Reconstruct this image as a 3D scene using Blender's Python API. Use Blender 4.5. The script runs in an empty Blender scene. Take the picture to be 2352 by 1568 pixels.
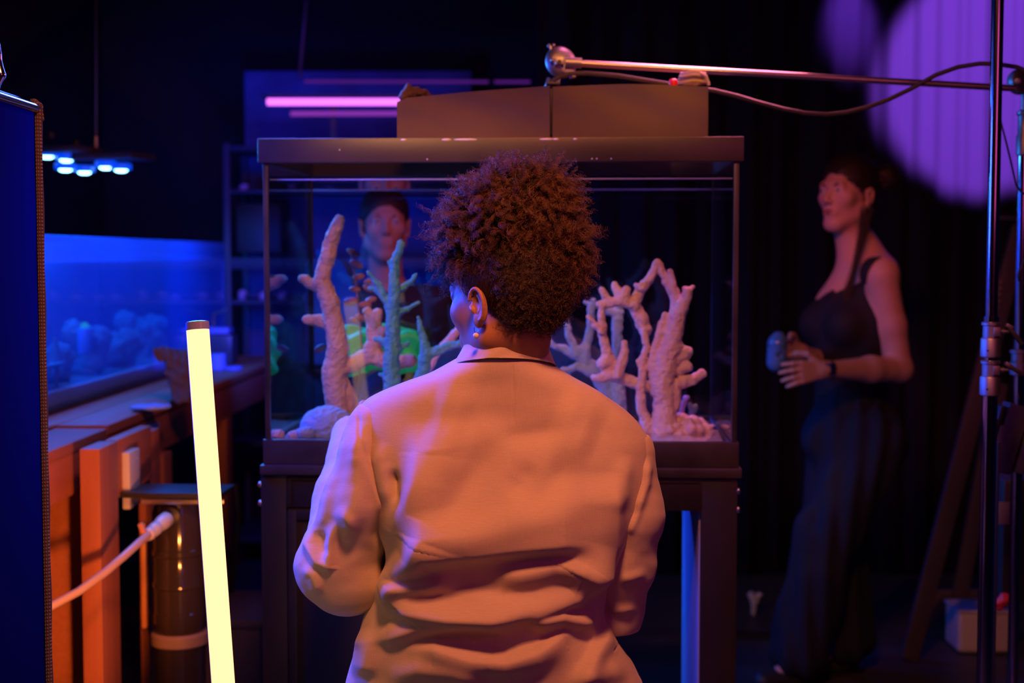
import bpy, bmesh, math, random
import numpy as np
from mathutils import Vector, Matrix, noise as mnoise

random.seed(7); rng = np.random.default_rng(7)
S = bpy.context.scene
COL = S.collection

# ------------------------------------------------------------------ camera
FPX = 3267.0; PITCH = math.atan(194.0 / FPX); CAMZ = 1.38
cam_d = bpy.data.cameras.new('camera'); cam = bpy.data.objects.new('camera', cam_d); COL.objects.link(cam)
cam.location = (0, 0, CAMZ); cam.rotation_euler = (math.pi / 2 - PITCH, 0, 0)
cam_d.sensor_width = 36; cam_d.lens = 36 * FPX / 2352
cam_d.clip_start = 0.05
cam_d.dof.use_dof = True; cam_d.dof.focus_distance = 2.33; cam_d.dof.aperture_fstop = 3.2
S.camera = cam

# ------------------------------------------------------------------ exposure, world
S.view_settings.view_transform = 'Standard'; S.view_settings.look = 'None'
S.view_settings.exposure = 0.0; S.view_settings.gamma = 1.0; S.view_settings.use_curve_mapping = False
S.cycles.max_bounces = 8; S.cycles.transparent_max_bounces = 24
S.cycles.diffuse_bounces = 3; S.cycles.glossy_bounces = 3; S.cycles.sample_clamp_indirect = 3
W = bpy.data.worlds.new('dark_room_world'); S.world = W; W.use_nodes = True
W.node_tree.nodes['Background'].inputs[0].default_value = (0.25, 0.1, 0.6, 1)
W.node_tree.nodes['Background'].inputs[1].default_value = 0.0012

def aim(o, tgt):
    d = Vector(tgt) - o.location
    o.rotation_euler = d.to_track_quat('-Z', 'Y').to_euler()
def area(name, loc, tgt, col, power, sx, sy=None, spread=None):
    l = bpy.data.lights.new(name, 'AREA'); l.color = col; l.energy = power
    l.shape = 'RECTANGLE'; l.size = sx; l.size_y = sy or sx
    if spread: l.spread = math.radians(spread)
    o = bpy.data.objects.new(name, l); COL.objects.link(o); o.location = loc; aim(o, tgt); return o
def spot(name, loc, tgt, col, power, deg, blend=.15, r=.02):
    l = bpy.data.lights.new(name, 'SPOT'); l.color = col; l.energy = power
    l.spot_size = math.radians(deg); l.spot_blend = blend; l.shadow_soft_size = r
    o = bpy.data.objects.new(name, l); COL.objects.link(o); o.location = loc; aim(o, tgt); return o

# warm soft key high behind the camera, on the jacket
area('key_warm_light', (0.08, 1.18, 2.70), (0.02, 2.35, 1.15), (1, .27, .095), 14.5, .28, .28, 110)
# pink overall bounce from the right
area('pink_fill_light', (1.3, 0.6, 1.9), (0.1, 2.6, 0.8), (1, .09, .50), 2.0, .8, .8, 130)
# blue light from the left side
area('blue_side_light', (-1.08, 2.78, 1.62), (0.0, 2.30, 1.05), (.02, .06, 1), 21, .3, .5, 120)
# pink light over the aquarium
area('pink_tank_light', (0.5, 3.45, 2.5), (0.38, 3.22, 1.2), (1, .20, .50), 2.6, .3, .3, 50)
# warm light that reaches the corals from the front
spot('coral_warm_light', (-.75, 1.5, 2.3), (-.05, 3.2, 1.2), (1, .40, .13), 95, 26, .6, .06)
area('face_blue_light', (-.55, 3.35, 1.95), (-.08, 2.42, 1.38), (.10, .16, 1), 3.0, .25, .25, 100)
area('face_pink_light', (.55, 3.3, 1.95), (-.05, 2.42, 1.38), (1, .18, .35), 1.6, .25, .25, 100)
# blue behind the corals
area('blue_tank_light', (-0.85, 3.75, 1.75), (-.1, 3.25, 1.15), (.02, .22, 1), 15, .4, .3, 120)
# red magenta light on the person at the back
spot('magenta_person_light', (-0.1, 2.6, 2.5), (1.12, 4.5, 1.36), (1, .13, .22), 60, 17, .7, .12)
# purple pools on the curtain
spot('purple_curtain_light', (2.3, 3.6, 2.85), (2.03, 6.1, 2.15), (.30, .07, 1), 4500, 21.5, .35, .02)
spot('purple_curtain_light', (1.50, 5.45, 3.22), (1.44, 6.1, 2.40), (.24, .05, 1), 520, 16, 1, .02)
# blue wash on the rear rack and floor
area('blue_rack_light', (-1.3, 5.9, 2.6), (-1.0, 6.7, 1.6), (.02, .03, 1), 2.4, .8, .3, 120)
area('blue_floor_light', (-0.15, 4.3, 1.31), (.45, 3.25, .5), (.01, .06, 1), 5, .08, .08, 70)
spot('warm_rod_fill', (.9, 1.6, 2.7), (.25, 3.2, 1.72), (1, .42, .10), 90, 14, .8, .08)  # added spot that gives the metal arm its warm highlight
spot('blue_leg_light', (-.4, 5.6, 1.6), (1.15, 4.5, .3), (.01, .06, 1), 30, 36, .6, .1)
area('blue_rack_low_light', (-.85, 4.9, 1.3), (-.95, 6.6, 1.1), (.012, .05, 1), 9, .3, .3, 120)
area('back_person_blue_light', (-.95, 3.85, 1.75), (-.40, 4.6, 1.45), (.10, .12, 1), .5, .4, .4, 70)
area('back_person_pink_light', (.15, 4.1, 1.75), (-.40, 4.6, 1.45), (1, .08, .30), .22, .4, .4, 70)
area('led_spill_light', (-1.32, 4.3, 1.66), (-1.2, 3.9, .95), (.03, .12, 1), 3.5, .3, .9, 120)
spot('warm_bench_fill', (-.42, 2.1, .55), (-1.22, 3.4, .76), (1, .25, .045), 125, 46, .6, .05)  # added spot out of view that brightens the bench in place of the tube
spot('blue_stand_light', (0.4, 4.2, 2.6), (1.75, 3.2, 1.2), (.03, .16, 1), 5, 70, .6, .25)

# ------------------------------------------------------------------ helpers
def P(px, py, Y):
    X = (px - 1176) / FPX; V = (784 - py) / FPX
    s = Y / (math.cos(PITCH) + V * math.sin(PITCH))
    return Vector((s * X, Y, CAMZ + s * (V * math.cos(PITCH) - math.sin(PITCH))))
def proj(v):                     # world points (n,3) -> reference pixels
    x = v[:, 0]; y = v[:, 1]; z = v[:, 2] - CAMZ
    f = y * math.cos(PITCH) - z * math.sin(PITCH); u = y * math.sin(PITCH) + z * math.cos(PITCH)
    return 1176 + FPX * x / f, 784 - FPX * u / f

def tag(o, label=None, cat=None, group=None, kind=None):
    if label: o['label'] = label
    if cat: o['category'] = cat
    if group: o['group'] = group
    if kind: o['kind'] = kind
    return o
def empty(name, loc, label=None, cat=None, group=None, rz=0):
    o = bpy.data.objects.new(name, None); COL.objects.link(o); o.location = loc; o.rotation_euler = (0, 0, rz)
    o.empty_display_size = .05
    bpy.context.view_layer.update()
    return tag(o, label, cat, group)
def link(name, me, mat=None, parent=None, smooth=True):
    o = bpy.data.objects.new(name, me); COL.objects.link(o)
    if mat is not None: me.materials.append(mat)
    if smooth and len(me.polygons): me.polygons.foreach_set('use_smooth', [True] * len(me.polygons))
    if parent is not None:
        o.parent = parent
        mw = Matrix.Identity(4); q = parent
        mw = Matrix.LocRotScale(parent.location, parent.rotation_euler, None)
        if parent.parent is not None: mw = parent.matrix_world.copy() if False else world_of(parent)
        o.matrix_parent_inverse = mw.inverted()
    return o
def world_of(o):
    m = Matrix.LocRotScale(o.location, o.rotation_euler, None)
    if o.parent is not None: m = world_of(o.parent) @ o.matrix_parent_inverse @ m
    return m
def mesh(name, v, f):
    me = bpy.data.meshes.new(name); me.from_pydata([tuple(map(float, p)) for p in v], [], [tuple(map(int, q)) for q in f]); me.update(); return me
def nmesh(name, v, f):           # fast numpy quads
    me = bpy.data.meshes.new(name); n = len(f)
    me.vertices.add(len(v)); me.vertices.foreach_set('co', np.asarray(v, np.float32).ravel())
    me.loops.add(n * 4); me.loops.foreach_set('vertex_index', np.asarray(f, np.int32).ravel())
    me.polygons.add(n); me.polygons.foreach_set('loop_start', np.arange(0, n * 4, 4, dtype=np.int32))
    me.update(calc_edges=True); me.validate(); return me
class MB:
    """collects boxes, tubes and lathes for ONE mesh object"""
    def __init__(s): s.b = bmesh.new()
    def box(s, c, d, rot=None, bev=0.0, seg=2):
        M = Matrix.Translation(Vector(c)) @ (rot.to_4x4() if rot is not None else Matrix.Identity(4)) @ Matrix.Diagonal((d[0], d[1], d[2], 1))
        g = bmesh.ops.create_cube(s.b, size=1, matrix=M)
        if bev:
            es = list({e for v in g['verts'] for e in v.link_edges})
            bmesh.ops.bevel(s.b, geom=es, offset=bev, segments=seg, affect='EDGES', profile=.6)
        return s
    def beam(s, a, b, w, t, up=(0, 0, 1), bev=.002):   # bar from a to b, w across, t along up
        a = Vector(a); b = Vector(b); z = (b - a).normalized(); x = Vector(up).cross(z).normalized(); y = z.cross(x)
        R = Matrix((x, y, z)).transposed()
        return s.box((a + b) / 2, (w, t, (b - a).length), R, bev)
    def tube(s, pts, r, n=12, cap=True):
        pts = [Vector(p) for p in pts]; rs = r if hasattr(r, '__len__') else [r] * len(pts)
        rings = []; t0 = (pts[1] - pts[0]).normalized()
        x = t0.orthogonal().normalized()
        for i, p in enumerate(pts):
            t = (pts[min(i + 1, len(pts) - 1)] - pts[max(i - 1, 0)]).normalized()
            x = (x - t * x.dot(t)).normalized(); y = t.cross(x)
            rings.append([s.b.verts.new(p + (x * math.cos(2 * math.pi * k / n) + y * math.sin(2 * math.pi * k / n)) * rs[i]) for k in range(n)])
        for i in range(len(rings) - 1):
            for k in range(n): s.b.faces.new((rings[i][k], rings[i][(k + 1) % n], rings[i + 1][(k + 1) % n], rings[i + 1][k]))
        if cap: s.b.faces.new(rings[0][::-1]); s.b.faces.new(rings[-1])
        return s
    def lathe(s, c, prof, n=24, axis=(0, 0, 1)):       # prof: (r, h) pairs
        z = Vector(axis).normalized(); x = z.orthogonal().normalized(); y = z.cross(x); c = Vector(c); rings = []
        for r, h in prof:
            rings.append([s.b.verts.new(c + z * h + (x * math.cos(2 * math.pi * k / n) + y * math.sin(2 * math.pi * k / n)) * max(r, 1e-4)) for k in range(n)])
        for i in range(len(rings) - 1):
            for k in range(n): s.b.faces.new((rings[i][k], rings[i][(k + 1) % n], rings[i + 1][(k + 1) % n], rings[i + 1][k]))
        s.b.faces.new(rings[0][::-1]); s.b.faces.new(rings[-1]); return s
    def ball(s, c, r, n=12, sc=(1, 1, 1), rot=None):
        M = Matrix.Translation(Vector(c)) @ (rot.to_4x4() if rot is not None else Matrix.Identity(4)) @ Matrix.Diagonal((sc[0], sc[1], sc[2], 1))
        bmesh.ops.create_uvsphere(s.b, u_segments=n, v_segments=max(6, n * 2 // 3), radius=r, matrix=M); return s
    def build(s, name, mat, parent=None, smooth=True, auto=35):
        bmesh.ops.recalc_face_normals(s.b, faces=s.b.faces)
        if smooth:
            for e in s.b.edges:
                if len(e.link_faces) == 2 and e.calc_face_angle(0) > math.radians(auto): e.smooth = False
        me = bpy.data.meshes.new(name); s.b.to_mesh(me); s.b.free()
        return link(name, me, mat, parent, smooth)

# ------------------------------------------------------------------ materials
def mat(name, col, rough=.6, metal=0, spec=.5, bump=None, var=None, trans=None, emit=None, coat=0, sheen=0, sss=0, alpha=1):
    """bump=(scale, strength, distance); var=(scale, other colour, amount)"""
    m = bpy.data.materials.new(name); m.use_nodes = True; nt = m.node_tree; b = nt.nodes['Principled BSDF']
    b.inputs['Base Color'].default_value = (*col, 1); b.inputs['Roughness'].default_value = rough
    b.inputs['Metallic'].default_value = metal; b.inputs['Specular IOR Level'].default_value = spec
    if coat: b.inputs['Coat Weight'].default_value = coat
    if sheen: b.inputs['Sheen Weight'].default_value = sheen
    if sss: b.inputs['Subsurface Weight'].default_value = sss; b.inputs['Subsurface Radius'].default_value = (.02, .006, .003); b.inputs['Subsurface Scale'].default_value = 1
    if emit: b.inputs['Emission Color'].default_value = (*emit[0], 1); b.inputs['Emission Strength'].default_value = emit[1]
    if trans: b.inputs['Transmission Weight'].default_value = trans
    tc = nt.nodes.new('ShaderNodeTexCoord')
    if bump:
        n = nt.nodes.new('ShaderNodeTexNoise'); n.inputs['Scale'].default_value = bump[0]; n.inputs['Detail'].default_value = 4
        bp = nt.nodes.new('ShaderNodeBump'); bp.inputs['Strength'].default_value = bump[1]; bp.inputs['Distance'].default_value = bump[2]
        nt.links.new(tc.outputs['Object'], n.inputs['Vector']); nt.links.new(n.outputs['Fac'], bp.inputs['Height']); nt.links.new(bp.outputs['Normal'], b.inputs['Normal'])
    if var:
        n = nt.nodes.new('ShaderNodeTexNoise'); n.inputs['Scale'].default_value = var[0]; n.inputs['Detail'].default_value = 5
        rp = nt.nodes.new('ShaderNodeMapRange'); rp.inputs[1].default_value = .35; rp.inputs[2].default_value = .65; rp.inputs[4].default_value = var[2]
        mx = nt.nodes.new('ShaderNodeMix'); mx.data_type = 'RGBA'; mx.inputs[6].default_value = (*col, 1); mx.inputs[7].default_value = (*var[1], 1)
        nt.links.new(tc.outputs['Object'], n.inputs['Vector']); nt.links.new(n.outputs['Fac'], rp.inputs[0]); nt.links.new(rp.outputs[0], mx.inputs[0]); nt.links.new(mx.outputs[2], b.inputs['Base Color'])
    return m
def wood(name, c1, c2, axis=1, rough=.55):
    m = mat(name, c1, rough); nt = m.node_tree; b = nt.nodes['Principled BSDF']
    tc = nt.nodes.new('ShaderNodeTexCoord'); mp = nt.nodes.new('ShaderNodeMapping'); sc = [38, 38, 38]; sc[axis] = 2.2
    mp.inputs['Scale'].default_value = sc
    n = nt.nodes.new('ShaderNodeTexNoise'); n.inputs['Scale'].default_value = 1.6; n.inputs['Detail'].default_value = 6; n.inputs['Distortion'].default_value = .6
    mx = nt.nodes.new('ShaderNodeMix'); mx.data_type = 'RGBA'; mx.inputs[6].default_value = (*c1, 1); mx.inputs[7].default_value = (*c2, 1)
    bp = nt.nodes.new('ShaderNodeBump'); bp.inputs['Strength'].default_value = .25; bp.inputs['Distance'].default_value = .001
    nt.links.new(tc.outputs['Object'], mp.inputs['Vector']); nt.links.new(mp.outputs[0], n.inputs['Vector'])
    nt.links.new(n.outputs['Fac'], mx.inputs[0]); nt.links.new(mx.outputs[2], b.inputs['Base Color'])
    nt.links.new(n.outputs['Fac'], bp.inputs['Height']); nt.links.new(bp.outputs['Normal'], b.inputs['Normal']); return m
def glassy(name, tint=(1, 1, 1), ior=1.5, rough=0.0, haze=0.0, hazecol=(.3, .4, .8)):
    """thin clear pane: clear where it lets through, mirror by Fresnel, optional coloured haze standing in for scattered light"""
    m = bpy.data.materials.new(name); m.use_nodes = True; nt = m.node_tree; nt.nodes.clear()
    out = nt.nodes.new('ShaderNodeOutputMaterial'); tr = nt.nodes.new('ShaderNodeBsdfTransparent'); tr.inputs[0].default_value = (*tint, 1)
    gl = nt.nodes.new('ShaderNodeBsdfGlossy'); gl.inputs['Roughness'].default_value = rough
    ge = nt.nodes.new('ShaderNodeNewGeometry'); dt = nt.nodes.new('ShaderNodeVectorMath'); dt.operation = 'DOT_PRODUCT'
    def mth(op, a, b2=None):
        q = nt.nodes.new('ShaderNodeMath'); q.operation = op
        for k_, w_ in enumerate((a, b2)):
            if w_ is None: continue
            if hasattr(w_, 'links'): nt.links.new(w_, q.inputs[k_])
            else: q.inputs[k_].default_value = w_
        return q.outputs[0]
    nt.links.new(ge.outputs['Normal'], dt.inputs[0]); nt.links.new(ge.outputs['Incoming'], dt.inputs[1])
    f0 = ((ior - 1) / (ior + 1)) ** 2
    fac = mth('ADD', f0, mth('MULTIPLY', 1 - f0, mth('POWER', mth('SUBTRACT', 1.0, mth('ABSOLUTE', dt.outputs['Value'])), 5.0)))
    mx = nt.nodes.new('ShaderNodeMixShader'); nt.links.new(fac, mx.inputs[0]); nt.links.new(tr.outputs[0], mx.inputs[1]); nt.links.new(gl.outputs[0], mx.inputs[2])
    last = mx
    if haze:
        df = nt.nodes.new('ShaderNodeBsdfDiffuse'); df.inputs[0].default_value = (*hazecol, 1)
        tl = nt.nodes.new('ShaderNodeBsdfTranslucent'); tl.inputs[0].default_value = (*hazecol, 1)
        m1 = nt.nodes.new('ShaderNodeMixShader'); nt.links.new(df.outputs[0], m1.inputs[1]); nt.links.new(tl.outputs[0], m1.inputs[2])
        m2 = nt.nodes.new('ShaderNodeMixShader'); m2.inputs[0].default_value = haze
        nt.links.new(last.outputs[0], m2.inputs[1]); nt.links.new(m1.outputs[0], m2.inputs[2]); last = m2
    nt.links.new(last.outputs[0], out.inputs[0]); return m
def emitter(name, col, s):
    m = bpy.data.materials.new(name); m.use_nodes = True; nt = m.node_tree; nt.nodes.clear()
    out = nt.nodes.new('ShaderNodeOutputMaterial'); e = nt.nodes.new('ShaderNodeEmission'); e.inputs[0].default_value = (*col, 1); e.inputs[1].default_value = s
    nt.links.new(e.outputs[0], out.inputs[0]); return m

M = {}
M['black'] = mat('black_paint', (.006, .0055, .007), .8, var=(3, (.009, .008, .010), .6))
M['drape'] = mat('black_drape', (.013, .012, .015), .85, bump=(60, .3, .002), sheen=.0)
M['floor'] = mat('dark_concrete', (.07, .062, .06), .5, bump=(25, .3, .003), var=(4, (.035, .032, .033), .8))
M['frame'] = mat('black_plastic', (.022, .017, .017), .38, bump=(90, .15, .0006), var=(9, (.06, .045, .042), .7))
M['standwood'] = mat('black_stained_wood', (.020, .014, .012), .42, bump=(40, .2, .001), var=(14, (.013, .010, .009), .8))
M['glass'] = glassy('aquarium_glass', (.97, .985, 1), 1.5)
M['silicone'] = mat('black_silicone', (.01, .01, .012), .3)
M['water'] = glassy('water', (.93, .96, 1), 1.18)
M['chrome'] = mat('chrome', (.5, .48, .5), .14, 1); M['satin'] = mat('satin_metal', (.55, .46, .42), .34, 1)
M['steel'] = mat('brushed_steel', (.55, .52, .52), .3, 1, bump=(200, .1, .0004))
M['castmetal'] = mat('cast_grip_metal', (.38, .34, .34), .48, 1, bump=(120, .3, .0006))
M['rubber'] = mat('black_rubber', (.02, .018, .018), .45)
M['canvas'] = mat('black_canvas', (.13, .075, .04), .85, bump=(400, .4, .0008), var=(6, (.09, .055, .03), .6))
M['wood'] = wood('pine_wood', (.50, .17, .07), (.34, .09, .035), 1)
M['woodz'] = wood('pine_wood_upright', (.50, .17, .07), (.34, .09, .035), 2)
M['white'] = mat('white_plastic', (.62, .6, .58), .4)
M['skin1'] = mat('brown_skin', (.42, .20, .12), .48, spec=.4, sss=.12, bump=(300, .15, .0004))
M['skin2'] = mat('fair_skin', (.62, .36, .28), .5, spec=.35, sss=.08)
M['ladder'] = mat('grey_painted_metal', (.085, .075, .10), .5, .2)
# ------------------------------------------------------------------ distance fields and surface nets
class Field:
    def __init__(s, lo, hi, h):
        s.lo = np.array(lo, np.float32); s.h = h
        s.n = np.maximum(4, np.ceil((np.array(hi) - np.array(lo)) / h).astype(int) + 1)
        s.F = np.full(tuple(s.n), 1.0, np.float32)
    def _sub(s, lo, hi, m):
        a = np.clip(np.floor((np.array(lo) - m - s.lo) / s.h).astype(int), 0, s.n); b = np.clip(np.ceil((np.array(hi) + m - s.lo) / s.h).astype(int) + 1, 0, s.n)
        if np.any(b - a < 1): return None, None
        ax = [(s.lo[i] + np.arange(a[i], b[i]) * s.h).astype(np.float32) for i in range(3)]
        return tuple(slice(a[i], b[i]) for i in range(3)), np.meshgrid(*ax, indexing='ij', sparse=True)
    def _mix(s, sl, d, k, cut=False):
        A = s.F[sl]
        if cut:
            d = -d
            if k <= 0: s.F[sl] = np.maximum(A, d); return
            h = np.clip(.5 - .5 * (d - A) / k, 0, 1); s.F[sl] = d * (1 - h) + A * h + k * h * (1 - h); return
        if k <= 0: s.F[sl] = np.minimum(A, d); return
        h = np.clip(.5 + .5 * (A - d) / k, 0, 1); s.F[sl] = A * (1 - h) + d * h - k * h * (1 - h)
    def cap(s, a, b, ra, rb=None, k=.01, cut=False):
        rb = ra if rb is None else rb; a = np.array(a, float); b = np.array(b, float); R = max(ra, rb)
        sl, g = s._sub(np.minimum(a, b) - R, np.maximum(a, b) + R, k + 3 * s.h)
        if sl is None: return s
        X, Y, Z = g; d = b - a; L = max(float(d @ d), 1e-9)
        px, py, pz = X - a[0], Y - a[1], Z - a[2]
        t = np.clip((px * d[0] + py * d[1] + pz * d[2]) / L, 0, 1)
        D = np.sqrt((px - t * d[0]) ** 2 + (py - t * d[1]) ** 2 + (pz - t * d[2]) ** 2) - (ra + (rb - ra) * t)
        s._mix(sl, D.astype(np.float32), k, cut); return s
    def ell(s, c, r, k=.01, R=None, cut=False):
        c = np.array(c, float); r = np.array(r, float); R = np.eye(3) if R is None else np.array(R)
        m = np.sqrt(((R * r[None, :]) ** 2).sum(1))
        sl, g = s._sub(c - m, c + m, k + 3 * s.h)
        if sl is None: return s
        X, Y, Z = g; X = X - c[0]; Y = Y - c[1]; Z = Z - c[2]
        q = [R[0, i] * X + R[1, i] * Y + R[2, i] * Z for i in range(3)]
        k0 = np.sqrt(sum((q[i] / r[i]) ** 2 for i in range(3))); k1 = np.sqrt(sum((q[i] / r[i] ** 2) ** 2 for i in range(3))) + 1e-9
        s._mix(sl, (k0 * (k0 - 1) / k1).astype(np.float32), k, cut); return s
    def chain(s, pts, k=.01):
        for i, (p, q) in enumerate(zip(pts[:-1], pts[1:])): s.cap(p[0], q[0], p[1], q[1], k if i == 0 else .0012)
        return s
    def net(s):
        F = s.F; F[0] = F[-1] = 1; F[:, 0] = F[:, -1] = 1; F[:, :, 0] = F[:, :, -1] = 1
        I = F < 0; nx, ny, nz = F.shape
        c = np.zeros((nx - 1, ny - 1, nz - 1), np.int8)
        for i in (0, 1):
            for j in (0, 1):
                for k in (0, 1): c += I[i:nx - 1 + i, j:ny - 1 + j, k:nz - 1 + k]
        act = np.argwhere((c > 0) & (c < 8)); idx = np.full(c.shape, -1, np.int32); idx[tuple(act.T)] = np.arange(len(act))
        acc = np.zeros((len(act), 3)); cnt = np.zeros(len(act)); a0, a1, a2 = act.T
        cor = [(i, j, k) for i in (0, 1) for j in (0, 1) for k in (0, 1)]
        V = {q: F[a0 + q[0], a1 + q[1], a2 + q[2]] for q in cor}
        for q in cor:
            for ax in range(3):
                if q[ax]: continue
                r = list(q); r[ax] = 1; r = tuple(r); A, B = V[q], V[r]; m = (A < 0) != (B < 0)
                t = np.where(m, A / np.where(m, A - B, 1), 0)
                p = np.tile(np.array(q, float), (len(act), 1)); p[:, ax] = t
                acc += p * m[:, None]; cnt += m
        pos = s.lo + (act + acc / cnt[:, None]) * s.h
        fs = []
        for ax in range(3):
            sA = [slice(1, -1)] * 3; sA[ax] = slice(0, -1); sB = list(sA); sB[ax] = slice(1, None)
            A = I[tuple(sA)]; B = I[tuple(sB)]
            e = np.argwhere(A != B); 
            if not len(e): continue
            flip = A[tuple(e.T)]
            base = e.copy(); u, v = (ax + 1) % 3, (ax + 2) % 3
            for w in (u, v): base[:, w] += 1
            def cell(du, dv):
                b = base.copy(); b[:, u] -= du; b[:, v] -= dv; return idx[tuple(b.T)]
            q = np.stack([cell(1, 1), cell(0, 1), cell(0, 0), cell(1, 0)], 1)
            q[~flip] = q[~flip][:, ::-1]; fs.append(q)
        return pos, np.concatenate(fs)

def lap(v, f, it=2, w=.5):        # light smoothing of a quad net
    n = len(v); e = np.concatenate([f[:, [0, 1]], f[:, [1, 2]], f[:, [2, 3]], f[:, [3, 0]]])
    cnt = np.bincount(np.concatenate([e[:, 0], e[:, 1]]), minlength=n)[:, None].clip(1)
    for _ in range(it):
        s = np.zeros_like(v)
        for c in range(3): s[:, c] = np.bincount(e[:, 0], v[e[:, 1], c], n) + np.bincount(e[:, 1], v[e[:, 0], c], n)
        v = v + w * (s / cnt - v)
    return v
def grain(v, sc, amt, seed=0):
    o = Vector((seed * 3.7, seed * 1.3, seed * 5.1)); N = mnoise.noise
    return np.array([N(Vector(p) * sc + o) + .5 * N(Vector(p) * sc * 2.3 + o) for p in v.tolist()]) * amt
def normals(v, f):
    n = np.cross(v[f[:, 2]] - v[f[:, 0]], v[f[:, 3]] - v[f[:, 1]]); o = np.zeros_like(v)
    for k in range(4):
        for c in range(3): o[:, c] += np.bincount(f[:, k], n[:, c], len(v))
    return o / (np.linalg.norm(o, axis=1)[:, None] + 1e-12)
def lumps(v, sc, amt, seed=0):    # cheap smooth pseudo noise
    r = np.random.default_rng(seed); o = np.zeros(len(v))
    for i in range(7):
        d = r.normal(size=3) * sc * (1 + .5 * i); o += np.sin(v @ d + r.uniform(0, 6)) / (1 + .4 * i)
    return o * amt

def fold(px, py, pts, amp, su, sd, taper=.25):
    """a fold drawn along a polyline: height with soft side su (left of travel) and sd (right of travel)"""
    best = np.full(len(px), 1e9); sgn = np.zeros(len(px)); tt = np.zeros(len(px))
    pts = np.array(pts, float); sg = np.linalg.norm(np.diff(pts, axis=0), axis=1); tot = sg.sum(); run = 0
    for i in range(len(pts) - 1):
        a, b = pts[i], pts[i + 1]; d = b - a; L = d @ d
        qx, qy = px - a[0], py - a[1]; t = np.clip((qx * d[0] + qy * d[1]) / L, 0, 1)
        ex, ey = qx - t * d[0], qy - t * d[1]; D = np.hypot(ex, ey); c = (d[0] * qy - d[1] * qx)
        m = D < best; best[m] = D[m]; sgn[m] = np.sign(c[m]); tt[m] = (run + t[m] * sg[i]) / tot; run += sg[i]
    s = np.where(sgn < 0, su, sd)     # screen y grows down: left of travel has c < 0
    e = np.clip(np.minimum(tt, 1 - tt) / max(taper, 1e-3), 0, 1); e = e * e * (3 - 2 * e)
    return amp * np.exp(-(best / s) ** 2) * (e if taper > 0 else 1)

def head_field(f, T, h=1.0, hair=False):
    """face and skull; T maps head space (x right, y forward, z up; ear height 0) to world"""
    def p(x, y, z): return np.array(T @ Vector((x * h, y * h, z * h)))
    R = np.array(T.to_3x3())
    f.ell(p(0, -.015, .045), np.array((.074, .092, .083)) * h, .02, R)
    f.ell(p(0, .028, -.018), np.array((.058, .068, .082)) * h, .03, R)
    f.ell(p(0, .070, -.090), np.array((.020, .018, .018)) * h, .03, R)
    for s in (-1, 1):
        f.cap(p(s * .054, .000, -.050), p(s * .014, .068, -.092), .017 * h, .014 * h, .03)
        f.ell(p(s * .041, .060, -.006), np.array((.021, .020, .020)) * h, .025, R)
    f.cap(p(-.034, .080, .034), p(.034, .080, .034), .011 * h, k=.018)
    for s in (-1, 1): f.ell(p(s * .031, .103, .016), np.array((.016, .017, .011)) * h, .012, R, cut=True)
    f.cap(p(0, .090, .022), p(0, .110, -.016), .0065 * h, .0095 * h, .012)
    for s in (-1, 1): f.ell(p(s * .010, .101, -.021), np.array((.0065, .009, .006)) * h, .006, R)
    f.ell(p(0, .082, -.052), np.array((.026, .016, .022)) * h, .014, R)
    f.cap(p(-.017, .092, -.047), p(.017, .092, -.047), .0045 * h, k=.006); f.cap(p(-.014, .093, -.056), p(.014, .093, -.056), .0055 * h, k=.006)
    f.ell(p(0, .100, -.0515), np.array((.024, .008, .0012)) * h, .003, R, cut=True)
    for s in (-1, 1):
        f.cap(p(s * .043, .079, .021), p(s * .021, .083, .021), .0045 * h, k=.006)
        f.cap(p(s * .043, .078, .009), p(s * .022, .082, .009), .003 * h, k=.006)
        # ear: tilted shell with a rim and a hollow
        E = R @ np.array(Matrix.Rotation(s * .10, 3, 'Z') @ Matrix.Rotation(-.15, 3, 'X'))
        f.ell(p(s * .078, -.012, -.001), np.array((.0065, .0170, .0275)) * h, .006, E)
        f.ell(p(s * .076, -.004, -.024), np.array((.006, .009, .011)) * h, .006, E)
        f.ell(p(s * .0875, -.009, .004), np.array((.0080, .0135, .0225)) * h, .002, E, cut=True)
        rim_ = [(p(s * (.0835 + .001 * math.sin(a)), -.0105 + .0150 * math.cos(a), .0015 + .0250 * math.sin(a)), (.0030 if a < 3.4 else .0024) * h) for a in np.linspace(.35, 4.5, 16)]
        f.chain(rim_, .0015)
        f.chain([(p(s * .0815, -.008 - .010 * math.cos(a), .003 - .014 * math.sin(a)), .0022 * h) for a in np.linspace(-1.2, 1.3, 8)], .0025)
        f.ell(p(s * .0825, -.001, -.006), np.array((.004, .0028, .005)) * h, .002, E)
        f.ell(p(s * .080, .004, -.003), np.array((.004, .004, .006)) * h, .004, E)
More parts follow.
